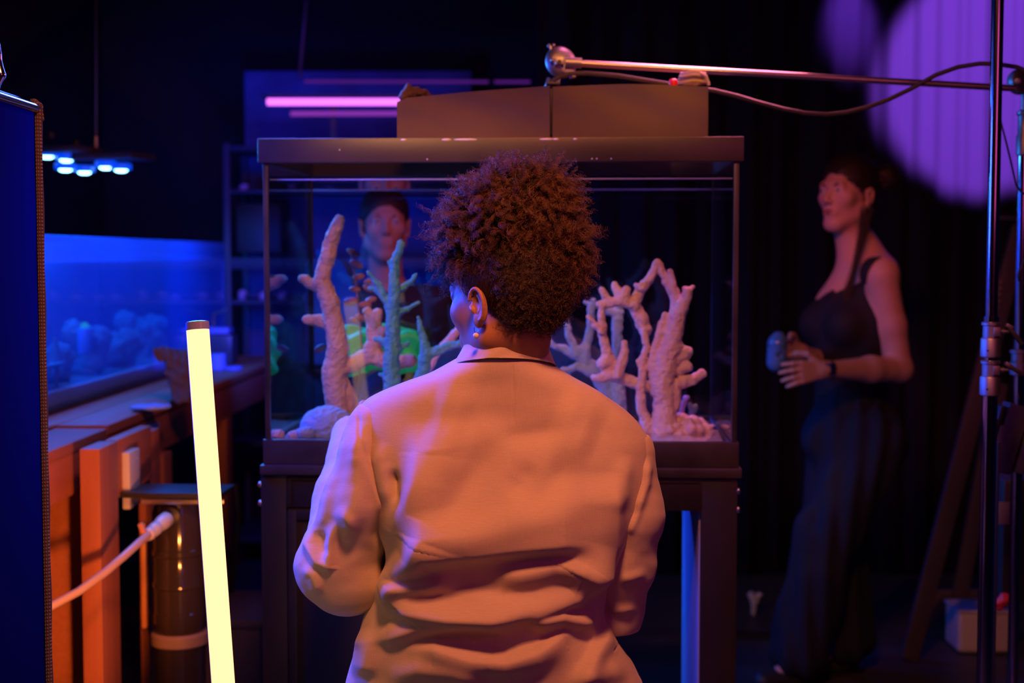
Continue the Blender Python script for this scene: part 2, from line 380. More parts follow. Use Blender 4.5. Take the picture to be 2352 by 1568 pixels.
def hand_field(f, W, D, N, U, length=.18, curl=.9, spread=.1, thumb=1, k=.005):
    """W wrist, D direction to the fingers, N palm normal, U towards the thumb side"""
    W, D, N, U = [np.array(q, float) for q in (W, D, N, U)]; D /= np.linalg.norm(D); N /= np.linalg.norm(N); U /= np.linalg.norm(U); s = length / .18
    c = W + D * .05 * s
    f.cap(W, W + D * .02 * s, .024 * s, .025 * s, .02)
    for o in (-.024, -.008, .008, .024): f.cap(W + D * .02 * s + U * o * .7 * s, W + D * .088 * s + U * o * 1.15 * s, .013 * s, .0105 * s, .012)
    for i, (o, L) in enumerate(((.029, .070), (.010, .080), (-.010, .074), (-.028, .058))):
        a = W + D * .088 * s + U * o * s; d = D + U * (o * spread * 20) ; d /= np.linalg.norm(d); ang = 0
        for j, fr in enumerate((.44, .31, .25)):
            ang += curl * (.5, .75, .5)[j] * (1 + .08 * i)
            q = d * math.cos(ang) + N * math.sin(ang); b = a + q * L * fr * s
            f.cap(a, b, (.0092, .0082, .0074)[j] * s, (.0084, .0075, .0062)[j] * s, .004); a = b
    a = W + D * .028 * s + U * .026 * s; d = D * .75 + U * .75 + N * .25
    for j, L in enumerate((.042, .032, .026)):
        d = d / np.linalg.norm(d); b = a + d * L * s; f.cap(a, b, (.0125, .0098, .0088)[j] * s, (.0102, .0092, .0072)[j] * s, .006); a = b
        d = d + D * .35 * thumb + N * .45 - U * .35
# ------------------------------------------------------------------ room
def struct(name, c, d, m, bev=0): return tag(MB().box(c, d, bev=bev).build(name, m, smooth=False), kind='structure')
struct('floor', (.5, 2.7, -.05), (5.2, 8.8, .1), M['floor'])
struct('ceiling', (.5, 2.7, 3.35), (5.2, 8.8, .1), M['black'])
struct('wall_left', (-2.05, 2.7, 1.65), (.1, 8.8, 3.3), M['black'])
struct('wall_right', (3.05, 2.7, 1.65), (.1, 8.8, 3.3), M['black'])
struct('wall_back', (.5, 7.05, 1.65), (5.2, .1, 3.3), M['black'])
struct('wall_front', (.5, -1.65, 1.65), (5.2, .1, 3.3), M['black'])
struct('baseboard_back', (.5, 6.985, .05), (4.9, .03, .1), M['black'], .004)
# black curtain with soft hanging folds
nx, nz = 260, 8; v = []; f = []
for i in range(nx):
    for k in range(nz):
        x = .1 + 2.85 * i / (nx - 1)
        w = .022 * math.sin(x * 17 + .8 * math.sin(x * 5)) + .012 * math.sin(x * 41 + 1) + .004 * math.sin(x * 97)
        v.append((x, 6.12 + w * (1.1 - .25 * k / nz), .02 + 3.2 * k / (nz - 1)))
f = [(i * nz + k, (i + 1) * nz + k, (i + 1) * nz + k + 1, i * nz + k + 1) for i in range(nx - 1) for k in range(nz - 1)]
cur = link('stage_curtain', mesh('stage_curtain', v, f), M['drape']); cur.modifiers.new('t', 'SOLIDIFY').thickness = .004
tag(cur, 'tall black curtain at the back with two purple pools of light', 'curtain')

# ------------------------------------------------------------------ main aquarium
_o = P(612, 1065, 3.02); _r = P(1690, 1065, 2.97)
TA = math.atan2(_r.y - _o.y, _r.x - _o.x); TW = (_r.xy - _o.xy).length; TD = .50
Z0 = _o.z
RT = Matrix.Rotation(TA, 3, 'Z')
def T(u, v, z): return Vector((_o.x, _o.y, 0)) + RT @ Vector((u, v, 0)) + Vector((0, 0, z))
zb = P(1150, 1011, 3.0).z; zt = P(1150, 373, 3.0).z; zr = P(1150, 317, 3.0).z; zw = P(1150, 411, 3.0).z
aq = empty('aquarium', T(TW / 2, TD / 2, Z0), 'large clear aquarium with a black rim and frame on the dark stand, corals inside', 'aquarium')
def tbox(mb, u0, u1, v0, v1, z0, z1, bev=.002): return mb.box(T((u0 + u1) / 2, (v0 + v1) / 2, (z0 + z1) / 2), (u1 - u0, v1 - v0, z1 - z0), RT, bev)
def ringframe(z0, z1, o, w):
    b = MB(); tbox(b, -o, TW + o, -o, w, z0, z1); tbox(b, -o, TW + o, TD - w, TD + o, z0, z1)
    tbox(b, -o, w, w, TD - w, z0, z1); tbox(b, TW - w, TW + o, w, TD - w, z0, z1); return b
rim = ringframe(zt, zr, .010, .012).build('top_rim', mat('brown_black_rim', (.034, .022, .02), .4, bump=(60, .2, .0008), var=(11, (.055, .036, .03), .6)), aq)
b = MB()
for u, v_, du in ((.39, -.0105, .02), (.60, -.0105, .03), (.62, -.0105, .012), (.66, -.0105, .008), (.30, -.0105, .012), (.43, -.0105, .05)):
    b.ball(T(u * TW, v_ + .0005, zr - .004), .004, 8, (du / .008, .4, .55), RT)
for u in (.165, .35, .695, .705, .735): b.ball(T(u * TW, -.0105, zt + .006 + .02 * (u < .2)), .0016, 8)
tag(b.build('salt_stain', mat('salt_crust', (.8, .7, .6), .8), rim), kind='stuff')
ringframe(Z0, zb, .006, .014).build('bottom_frame', M['frame'], aq)
g = .008
for nm, a in (('front_pane', (0, TW, 0, g)), ('back_pane', (0, TW, TD - g, TD)), ('side_pane', (0, g, g + .001, TD - g - .001)), ('side_pane', (TW - g, TW, g + .001, TD - g - .001))):
    tbox(MB(), a[0], a[1], a[2], a[3], Z0 + .012, zt + .02, 0).build(nm, M['glass'], aq, smooth=False)
tbox(MB(), .001, TW - .001, .001, TD - .001, Z0 + .004, Z0 + .0115, 0).build('bottom_pane', M['frame'], aq, smooth=False)
for u in (0, TW):
    for v_ in (0, TD): b = tbox(MB(), u - (.0015 if u == 0 else .0095), u + (.0095 if u == 0 else .0015), v_ - (.0015 if v_ == 0 else .0095), v_ + (.0095 if v_ == 0 else .0015), zb, zt, .001); b.build('corner_seam', M['frame'], aq)
b = MB(); tbox(b, g + .002, TW - g - .002, g + .002, TD - g - .002, Z0 + .05, zw, 0); b.build('water', M['water'], aq, smooth=False)
b = MB(); tbox(b, g + .003, TW - g - .003, g + .002, g + .006, zw - .0015, zw + .0015, 0); tbox(b, g + .003, TW - g - .003, TD - g - .006, TD - g - .002, zw - .0015, zw + .0015, 0)
b.build('water_line', mat('water_edge', (.55, .5, .7), .15, trans=.4), aq)
# thin cable across the top left corner of the glass
# sand bed
nu, nv = 90, 46; v = []; r_ = random.Random(3)
for i in range(nu):
    for k in range(nv):
        u = g + .003 + (TW - 2 * g - .006) * i / (nu - 1); w = g + .003 + (TD - 2 * g - .006) * k / (nv - 1)
        v.append(T(u, w, zb - .012 + .010 * mnoise.noise(Vector((u * 14, w * 14, 0))) + .004 * mnoise.noise(Vector((u * 60, w * 60, 3)))))
f = [(i * nv + k, (i + 1) * nv + k, (i + 1) * nv + k + 1, i * nv + k + 1) for i in range(nu - 1) for k in range(nv - 1)]
M['sand'] = mat('white_coral_sand', (.55, .45, .42), .9, bump=(350, .8, .002), var=(120, (.35, .28, .3), .7))
tag(link('coral_sand', mesh('coral_sand', v, f), M['sand']), 'pale coral sand bed on the bottom of the large aquarium', 'sand', kind='stuff')

# corals
M['coraltan'] = mat('tan_coral', (.62, .42, .30), .85, bump=(130, 1, .006), var=(30, (.48, .30, .24), .8))
M['coralpink'] = mat('pink_coral', (.60, .36, .38), .85, bump=(120, 1, .006), var=(26, (.68, .47, .44), .8))
M['coralblue'] = mat('blue_coral', (.06, .33, .42), .85, bump=(180, 1, .006), var=(34, (.12, .42, .42), .8))
M['coralgrey'] = mat('blue_grey_coral', (.24, .36, .50), .85, bump=(150, 1, .005), var=(34, (.34, .38, .48), .8))
def coral(name, chains, Y, label, mt, h=.0032, k=.008, wob=.0011, base=True, blobs=(), seed=1, rs=1.0, dy=.5):
    pts = []; al = []
    rr = random.Random(seed)
    for ch in chains:
        y0 = ch[0][3] if len(ch[0]) > 3 else 0; c = []
        n = len(ch); drift = rr.uniform(-dy, dy)
        for i, q in enumerate(ch):
            yy = Y + (q[3] if len(q) > 3 else 0) + drift * .05 * i
            c.append((np.array(P(q[0], q[1], yy)), q[2] / FPX * yy * rs))
        al.append(c); pts += [a[0] for a in c]
    for q in blobs: pts.append(np.array(P(q[0], q[1], Y)))
    pts = np.array(pts); F = Field(pts.min(0) - .045, pts.max(0) + .045, h)
    for c in al:
        dense = []
        for (p0, r0), (p1, r1) in zip(c[:-1], c[1:]):
            m = max(2, int(np.linalg.norm(p1 - p0) / .022))
            for j in range(m):
                t = j / m; w = .0011 * np.array([rr.gauss(0, 1) for _ in range(3)])
                dense.append((p0 * (1 - t) + p1 * t + w * (1 if (dense) else 0), (r0 * (1 - t) + r1 * t) * (1 + rr.uniform(-.03, .04))))
        dense.append(c[-1]); F.chain(dense, k)
    for q in blobs: F.ell(P(q[0], q[1], Y + (q[4] if len(q) > 4 else 0)), (q[2] / FPX * Y, q[2] / FPX * Y, q[3] / FPX * Y), .012)
    v, f = F.net(); nrm = normals(v, f)
    v = v + nrm * grain(v, 75, wob * 2.2, seed)[:, None]
    return tag(link(name, nmesh(name, v, f), mt), label, 'coral')

coral('branching_coral', [
    [(792, 1000, 30), (778, 960, 27), (770, 900, 26), (768, 850, 27), (775, 800, 25), (772, 750, 22), (757, 695, 22), (742, 655, 20), (742, 630, 18), (752, 585, 18), (763, 545, 17), (780, 506, 13)],
    [(742, 655, 19), (712, 650, 13), (694, 640, 11)], [(764, 748, 17), (740, 736, 16), (703, 733, 10)],
    [(772, 850, 22), (812, 835, 19), (848, 815, 20), (862, 785, 19), (858, 745, 17), (843, 715, 11)], [(858, 755, 15), (868, 718, 12)],
    [(862, 785, 17), (880, 760, 12)], [(855, 815, 20), (900, 835, 18), (945, 828, 14)], [(772, 860, 20), (795, 900, 18), (815, 945, 16), (830, 985, 16)]],
    3.26, 'tall tan branching coral at the left of the large aquarium', M['coraltan'], seed=3, dy=.15)
coral('branching_coral', [
    [(900, 1010, 20), (898, 900, 19), (902, 810, 18), (903, 720, 15), (905, 655, 13), (908, 600, 11), (921, 558, 8)],
    [(902, 715, 12), (885, 690, 10), (868, 655, 8), (846, 625, 5)], [(868, 668, 7), (846, 660, 3)],
    [(905, 672, 11), (932, 655, 8), (945, 645, 6), (958, 628, 3)], [(944, 648, 6), (950, 655, 3)], [(903, 730, 11), (935, 708, 7), (962, 695, 4)],
    [(900, 795, 12), (872, 782, 7), (860, 778, 4)], [(905, 805, 10), (930, 792, 6), (940, 786, 3)], [(898, 870, 12), (882, 860, 7), (872, 858, 4)],
    [(905, 625, 8), (893, 600, 4)], [(960, 1000, 18), (966, 880, 17), (978, 815, 14), (970, 765, 8), (961, 728, 4)], [(975, 822, 13), (1010, 802, 11), (1050, 790, 9), (1080, 775, 8)], [(966, 880, 14), (900, 920, 12)]],
    3.14, 'teal blue branching coral with a rough crust beside the tan coral', M['coralblue'], seed=4, wob=.0014, h=.0028, k=.006, dy=.1)
coral('coral_branch', [[(985, 850, 8), (1005, 805, 9), (1035, 778, 10), (1075, 740, 12), (1110, 730, 10)]], 3.27, 'short pink coral branch just left of the seated face', M['coralpink'], seed=9)
coral('branching_coral', [
    [(1420, 1010, 24), (1408, 960, 22), (1392, 900, 18), (1370, 850, 17), (1332, 820, 12), (1292, 800, 9), (1252, 790, 5)], [(1275, 797, 6), (1260, 776, 4)],
    [(1322, 815, 9), (1306, 765, 9), (1297, 720, 4)], [(1345, 830, 10), (1352, 770, 10), (1358, 710, 9), (1362, 690, 6)],
    [(1370, 862, 12), (1328, 843, 9), (1296, 850, 7), (1284, 856, 5)], [(1300, 850, 6), (1308, 862, 4)],
    [(1425, 1000, 22), (1420, 900, 17), (1416, 800, 13), (1417, 720, 12), (1385, 708, 9), (1344, 696, 5)], [(1417, 740, 10), (1424, 700, 9)], [(1325, 812, 7), (1340, 790, 5)]],
    3.38, 'blue grey branching coral standing behind the pink coral', M['coralgrey'], seed=6, wob=.0013, dy=.1)
coral('branching_coral', [
    [(1528, 1000, 34), (1526, 930, 26), (1522, 880, 25), (1532, 820, 24), (1548, 770, 19), (1560, 720, 16), (1572, 690, 14), (1580, 668, 11)],
    [(1580, 672, 9), (1590, 660, 6)], [(1578, 670, 9), (1572, 662, 6)],
    [(1558, 735, 15), (1552, 690, 14), (1535, 650, 11), (1520, 625, 9), (1512, 603, 9), (1492, 640, 11), (1470, 668, 12), (1456, 700, 13), (1472, 735, 17), (1482, 757, 16)],
    [(1462, 655, 7), (1476, 662, 9)], [(1548, 670, 9), (1543, 640, 7), (1538, 624, 7)],
    [(1456, 700, 13), (1430, 688, 13), (1412, 655, 9)], [(1430, 688, 13), (1438, 664, 10)], [(1430, 690, 12), (1392, 699, 9), (1375, 697, 7)], [(1400, 692, 9), (1382, 665, 8)],
    [(1480, 760, 9), (1484, 800, 8), (1476, 840, 10), (1472, 890, 10), (1474, 940, 12), (1488, 985, 14)],
    [(1528, 722, 7), (1516, 770, 11), (1506, 810, 13), (1500, 860, 12), (1510, 900, 16)], [(1548, 715, 8), (1530, 760, 12)],
    [(1384, 705, 7), (1380, 745, 10), (1390, 790, 12), (1404, 835, 14), (1400, 860, 14), (1440, 872, 13), (1485, 885, 14), (1525, 885, 15)],
    [(1352, 728, 6), (1370, 748, 8), (1381, 762, 9)], [(1364, 866, 8), (1380, 870, 11), (1402, 862, 12)], [(1434, 788, 8), (1430, 825, 12), (1418, 862, 12)],
    [(1508, 828, 6), (1488, 845, 7), (1474, 850, 7)], [(1464, 828, 4), (1474, 842, 6)],
    [(1545, 885, 15), (1590, 872, 13), (1612, 858, 11)], [(1540, 830, 16), (1575, 812, 14), (1582, 806, 10)], [(1560, 850, 12), (1580, 845, 8)], [(1550, 930, 14), (1553, 880, 12)]],
    3.17, 'tall pink branching coral with knobbly tips at the right of the aquarium', M['coralpink'], seed=8, blobs=[(1385, 835, 15, 15), (1560, 800, 14, 12), (1578, 838, 10, 8)], k=.007, dy=.08)
# pink mound at its foot
F = Field(P(1460, 1040, 3.1), np.array(P(1660, 900, 3.1)) + (0, .26, 0), .0032)
r_ = random.Random(5)
F.ell(P(1555, 1010, 3.20), (.072, .07, .055), .02)
for i in range(95):
    a = r_.uniform(0, 6.28); q = r_.uniform(0, 1) ** .5; c = P(1555, 1012, 3.20) + Vector((math.cos(a) * .078 * q, math.sin(a) * .075 * q, .052 * math.sqrt(max(0, 1 - q * q)) + .002))
    F.ell(c, (r_.uniform(.008, .013),) * 3, .003)
v, f = F.net(); tag(link('mound_coral', nmesh('mound_coral', v, f), M['coralpink']), 'low pink mound of knobbly coral at the foot of the tall pink coral', 'coral')
# brain coral: dome with winding grooves
c0 = P(752, 985, 3.13)
F = Field(np.array(c0) - (.08, .08, .04), np.array(c0) + (.08, .08, .08), .0022); F.ell(c0, (.062, .055, .052), .0)
v, f = F.net(); n_ = normals(v, f); q = (v - np.array(c0)) * 62
w = np.sin(q[:, 0] * 3.1 + 2.2 * np.sin(q[:, 2] * 1.7 + q[:, 1]) ) * np.cos(q[:, 2] * 3.0 + 2.1 * np.sin(q[:, 0] * 1.5 + 1))
v = v + n_ * (w * .0013)[:, None]
tag(link('brain_coral', nmesh('brain_coral', v, f), M['coralgrey']), 'round grey brain coral with winding grooves at the bottom left of the aquarium', 'coral')
# shells at the front left corner
for (px, py, r, lb, mm) in ((634, 1000, .017, 'small pale shell in the left front corner of the aquarium', M['coraltan']), (676, 1000, .015, 'small tan shell between the corner and the brain coral', M['coraltan']), (700, 996, .020, 'white rounded stone leaning against the brain coral', M['coralgrey'])):
    c = np.array(P(px, py, 3.07)); F = Field(c - .04, c + .04, .002)
    F.ell(c, (r * 1.1, r, r * .75), 0); F.ell(c + (r * .5, 0, r * .25), (r * .5, r * .5, r * .5), .006)
    v, f = F.net(); v = v + normals(v, f) * (np.sin(np.arctan2(v[:, 2] - c[2] + r, v[:, 0] - c[0]) * 22) * .0006)[:, None]
    tag(link('shell' if mm is M['coraltan'] else 'stone', nmesh('shell', v, f), mm), lb, 'shell' if mm is M['coraltan'] else 'stone')
# red leafed strand
M['redleaf'] = mat('dull_red_leaf', (.28, .10, .11), .6, var=(50, (.3, .14, .18), .8))
st = empty('leafy_plant', P(815, 1000, 3.36), 'dull red plant strand with round leaves behind the tan coral', 'plant')
b = MB(); path = [P(x, y, 3.36) for x, y in ((812, 1000), (822, 900), (830, 800), (826, 720), (818, 660), (812, 610), (806, 575))]
b.tube(path, .0022, 8).build('stem', M['redleaf'], st)
r_ = random.Random(2)
for i, (x, y, s) in enumerate(((810, 580, 16), (818, 607, 17), (824, 636, 15), (815, 664, 14), (806, 692, 18), (846, 662, 14), (852, 688, 15), (838, 700, 16), (830, 730, 15), (846, 645, 12), (736, 800, 16), (816, 735, 14))):
    c = P(x, y, 3.36 + r_.uniform(-.01, .01)); r = s / FPX * 3.36
    MB().ball(c, r, 12, (1, .35, .55), Matrix.Rotation(r_.uniform(-.6, .6), 3, 'Y') @ Matrix.Rotation(r_.uniform(-.8, .8), 3, 'X')).build('leaf', M['redleaf'], st)
# little plants at the right
M['greenleaf'] = mat('dull_green_leaf', (.25, .36, .26), .6)
pl = empty('small_plant', P(1620, 1000, 3.3), 'small plant with pale green leaves beside the pink mound', 'plant')
for (x, y, s, a) in ((1592, 942, 17, .5), (1586, 935, 12, -.3), (1674, 935, 14, -.2), (1606, 965, 11, .9)):
    MB().ball(P(x, y, 3.3), s / FPX * 3.3, 12, (.5, .25, 1), Matrix.Rotation(a, 3, 'Y')).build('leaf', M['greenleaf'], pl)
b = MB(); [b.tube([P(1615, 1000, 3.3), P((x + 1615) / 2, (y + 1000) / 2 + 6, 3.3), P(x, y, 3.3)], .0012, 6) for x, y in ((1592, 942), (1586, 935), (1674, 935), (1606, 965))]; b.build('stem', M['greenleaf'], pl)
coral('small_coral', [[(1622, 1000, 9), (1620, 980, 8), (1614, 968, 6)], [(1622, 990, 8), (1634, 978, 6), (1640, 985, 4)]], 3.26, 'tiny pink coral sprig right of the pink mound', M['coralpink'], h=.002, k=.004, wob=.0004)
coral('small_coral', [[(1560, 985, 6), (1566, 940, 6), (1574, 915, 6), (1580, 912, 5)], [(1566, 930, 5), (1556, 920, 4)]], 3.32, 'small pink coral twig between the trunk and the green leaves', M['coralpink'], h=.002, k=.004, wob=.0004)
# blue fish
fi = empty('blue_fish', P(1576, 849, 3.42), 'tiny bright blue fish behind the right stub of the pink coral', 'fish')
M['fish'] = mat('blue_fish_scales', (.02, .20, .75), .35)
c = P(1576, 849, 3.42)
MB().ball(c, .010, 14, (1.1, .45, .75)).build('fish_body', M['fish'], fi)
b = MB(); v0 = [b.b.verts.new(c + Vector(q)) for q in ((.009, 0, 0), (.017, .001, .006), (.015, .001, 0), (.017, .001, -.006))]; b.b.faces.new(v0)
b.b.verts.ensure_lookup_table(); t = b.build('tail_fin', M['fish'], fi); t.modifiers.new('t', 'SOLIDIFY').thickness = .001
b = MB(); v0 = [b.b.verts.new(c + Vector(q)) for q in ((-.004, 0, .006), (.001, 0, .0105), (.006, 0, .005))]; b.b.faces.new(v0)
t = b.build('back_fin', M['fish'], fi); t.modifiers.new('t', 'SOLIDIFY').thickness = .001
MB().ball(c + Vector((-.007, -.0038, .002)), .0012, 8).build('eye', M['rubber'], fi)
# green glowing coral
c0 = np.array(P(868, 806, 3.41)); F = Field(c0 - .1, c0 + .1, .0026); F.ell(c0, (.074, .045, .060), 0)
for s in (-1, 1): F.cap(c0 + (-.07, 0, .01 * s), c0 + (.07, 0, .01 * s), .048, .048, .01)
v, f = F.net(); n_ = normals(v, f); q = (v - c0) * 52
w = np.sin(q[:, 2] * 2.2 + 1.3 * np.sin(q[:, 0] * 1.2) + q[:, 1]) ; v = v + n_ * (w * .006)[:, None]
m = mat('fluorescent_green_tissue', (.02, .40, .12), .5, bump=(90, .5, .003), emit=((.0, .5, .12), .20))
tag(link('open_brain_coral', nmesh('open_brain_coral', v, f), m), 'glowing green folded coral behind the tan and teal corals', 'coral')
coral('rock', [[(800, 1010, 26), (850, 950, 30), (868, 880, 34)], [(900, 1010, 26), (870, 900, 26)]], 3.42, 'dark rock column carrying the glowing green coral', mat('dark_rock', (.10, .10, .16), .9, bump=(90, .8, .005)), h=.005)

# ------------------------------------------------------------------ stand under the aquarium
sd = empty('aquarium_stand', T(TW / 2, TD / 2, 0), 'black wooden aquarium stand with framed doors under the large aquarium', 'stand')
zs = Z0
b = MB(); tbox(b, -.012, TW + .012, -.014, TD + .012, zs - .022, zs - .0005, .004); b.build('top_board', M['frame'], sd)
b = MB(); tbox(b, -.012, 0.043, -.004, .018, 0.005, zs - .022, .002); b.build('stile', M['standwood'], sd)
b = MB(); tbox(b, TW - .072, TW + .004, -.004, .018, 0.005, zs - .022, .002); b.build('stile', M['standwood'], sd)
b = MB(); tbox(b, .5 * TW - .03, .5 * TW + .03, -.004, .018, .07, zs - .095, .002); b.build('stile', M['standwood'], sd)
b = MB(); tbox(b, .043, TW - .062, -.004, .018, zs - .093, zs - .022, .002); b.build('top_rail', M['standwood'], sd)
b = MB(); tbox(b, .043, TW - .062, -.004, .018, 0.005, .07, .002); b.build('bottom_rail', M['standwood'], sd)
b = MB(); tbox(b, .045, .5 * TW - .03, .0, .016, .072, zs - .095, .001); d_ = b.build('door', mat('black_door_panel', (.03, .022, .02), .4, bump=(40, .2, .001)), sd)
b = MB()
for a in ((.045, .065, .08, zs - .1), (.5 * TW - .05, .5 * TW - .032, .08, zs - .1)): tbox(b, a[0], a[1], -.006, .0, a[2], a[3], .002)
tbox(b, .065, .5 * TW - .05, -.006, .0, zs - .12, zs - .1, .002); tbox(b, .065, .5 * TW - .05, -.006, .0, .08, .10, .002)
b.build('door_moulding', M['standwood'], d_)
b = MB(); b.ball(T(.5 * TW - .07, -.02, .55), .010, 12); b.build('door_knob', M['steel'], d_)
# the thin line moulding on the top rail
b = MB(); tbox(b, .05, TW - .075, -.0065, -.003, zs - .034, zs - .030, .0005); tbox(b, .05, .053, -.0065, -.003, zs - .085, zs - .034, .0005); b.build('rail_moulding', M['standwood'], sd)
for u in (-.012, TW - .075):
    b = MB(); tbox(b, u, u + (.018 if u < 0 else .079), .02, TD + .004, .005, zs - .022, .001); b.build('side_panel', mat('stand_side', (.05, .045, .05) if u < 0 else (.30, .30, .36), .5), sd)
b = MB(); tbox(b, .01, TW - .077, .02, TD, .04, .058, .001); b.build('bottom_board', M['standwood'], sd)
for u, z in ((-.014, zs - .045), (-.014, zs - .085), (TW + .006, zs - .05), (TW + .006, zs - .09)):
    MB().ball(T(u, .0, z), .0075, 12, (.7, .7, 1)).build('bolt_cap', M['steel'], sd)
# things on the stand floor
c = T(TW - .17, .26, .058)
b = MB(); b.lathe(c, [(.06, 0), (.066, .01), (.072, .2), (.078, .205), (.078, .22), (.07, .22), (.066, .03)], 28)
tag(b.build('red_pail', mat('dull_red_plastic', (.22, .05, .06), .5)), 'dull red plastic pail inside the stand, right compartment', 'pail')
M['pump'] = mat('dark_pump_plastic', (.05, .05, .06), .35)
rp = empty('water_pump', T(TW - .36, .33, .058), 'dark water pump with a pale pipe inside the right compartment of the stand', 'pump')
b = MB(); b.box(T(TW - .36, .33, .128), (.14, .1, .138), RT, .015); b.build('pump_body', M['pump'], rp)
b = MB(); b.tube([T(TW - .36, .33, .19), T(TW - .35, .33, .35), T(TW - .31, .33, .45), T(TW - .30, .36, .62), T(TW - .33, .40, zs - .03)], .014, 12); b.build('pipe', mat('brown_grey_hose', (.22, .13, .11), .5), rp)

# ------------------------------------------------------------------ canvas hood on top of the tank
hd = empty('light_hood', T(TW * .62, .2, zr), 'black canvas covered light hood in two sections lying on the aquarium rim', 'hood')
def hoodsec(pxs, tops, Yf, nm):
    b = MB(); rows = []; n = len(pxs); D = .34
    V_ = []
    for i, (x, t) in enumerate(zip(pxs, tops)):
        pb = P(x, 314, Yf + .06); pt = P(x, t, Yf + .06)
        base = Vector((pb.x, pb.y, zr + .0015)); h = max(.05, pt.z - zr)
        rows.append((base, h))
    nzz = 10; grid = []
    for (base, h) in rows:
        col = []
        for k in range(nzz + 1):
            s = k / nzz; sag = -.006 * math.sin(math.pi * s) * math.sin(math.pi * (len(grid)) / (n - 1)) + .0025 * math.sin(9 * s + len(grid) * .7) * s
            col.append(b.b.verts.new(base + Vector((0, -sag * 1.2, h * s))))
        for k in range(1, 7): col.append(b.b.verts.new(base + Vector((0, D * k / 6, h + (.004 * math.sin(math.pi * k / 6))))))
        for k in range(1, 6): col.append(b.b.verts.new(base + Vector((0, D, h * (1 - k / 5)))))
        grid.append(col)
    m = len(grid[0])
    for i in range(n - 1):
        for k in range(m - 1): b.b.faces.new((grid[i][k], grid[i + 1][k], grid[i + 1][k + 1], grid[i][k + 1]))
        b.b.faces.new((grid[i][m - 1], grid[i + 1][m - 1], grid[i + 1][0], grid[i][0]))
    b.b.faces.new(grid[0]); b.b.faces.new(grid[-1][::-1])
    return b.build(nm, M['canvas'], hd, auto=50)
hx = np.linspace(912, 1263, 16); hoodsec(hx, [228 - 20 * (i / 15) - 9 * math.sin(i / 15 * 1.5) if i else 236 for i in range(16)], 2.97, 'canvas_section')
hx = np.linspace(1269, 1626, 16); hoodsec(hx, [201 - 6 * math.sin(i / 15 * 3.1) for i in range(16)], 2.965, 'canvas_section')
b = MB(); b.box(P(1266, 258, 3.05), (.004, .01, .10), None, .001); b.build('seam', M['rubber'], hd)
b = MB(); b.box(P(1266, 210, 3.2) , (.03, .3, .006), None, .002); b.build('joining_strap', M['rubber'], hd)
# folded cloth lump on the left end
F = Field(np.array(P(915, 245, 3.05)) - .03, np.array(P(985, 190, 3.20)) + .03, .003)
F.chain([(P(925, 222, 3.06), .010), (P(940, 210, 3.1), .014), (P(965, 214, 3.12), .012), (P(985, 222, 3.14), .008)], .01)
v, f = F.net(); v = v + normals(v, f) * lumps(v, 130, .0016, 4)[:, None]; link('folded_flap', nmesh('folded_flap', v, f), M['canvas'], hd)
# coil of rope + red cap on the right end
M['rope'] = mat('tan_rope', (.40, .30, .20), .8, bump=(220, .8, .002))
rc = empty('rope_coil', P(1598, 197, 3.1), 'small coil of tan rope lying on the right end of the hood', 'rope')
for i in range(4):
    cc = P(1592, 190 - i * 7, 3.12 + .008 * (i % 2)); pts = [cc + Vector((.033 * math.cos(a) * (1 - .08 * i), .022 * math.sin(a), .0015 * math.sin(3 * a))) for a in np.linspace(0, 6.29, 26)]
    MB().tube(pts, .0038, 8).build('rope_turn', M['rope'], rc)
MB().tube([P(1608, 168, 3.10), P(1622, 175, 3.09), P(1628, 196, 3.09)], .0035, 8).build('rope_end', M['rope'], rc)
tag(MB().lathe(P(1546, 197, 3.08), [(.009, 0), (.010, .004), (.009, .012), (.005, .015)], 18).build('red_cap', mat('red_plastic', (.6, .01, .02), .35)), 'small bright red cap beside the rope coil on the hood', 'ball')

# ------------------------------------------------------------------ stands, arm, cable
def cstand(name, px, Y, r, ztop, label, bend=0):
    x = (px - 1176) / FPX * Y * 1.0; base = Vector((x, Y, 0)); e = empty(name, base, label, 'light stand'); return e, base
cs1, b1 = cstand('light_stand', 2276, 2.9, .0124, 2.6, 'chrome light stand nearest the camera at the right with two clamp collars')
p_top = P(2276, -60, 2.9); zc1 = P(2275, 738, 2.9).z; zc2 = P(2275, 908, 2.9).z; xs = P(2276, 784, 2.9).x
MB().tube([(xs, 2.9, zc1 - .02), (xs, 2.9, 2.35)], .0122, 24).build('upper_riser', M['chrome'], cs1)
MB().tube([(xs, 2.9, .30), (xs, 2.9, zc1 + .01)], .0155, 24).build('lower_riser', M['chrome'], cs1)
MB().tube([(xs + .023, 2.91, .25), (xs + .023, 2.91, 1.0)], .003, 12).build('cable_run', M['steel'], cs1)
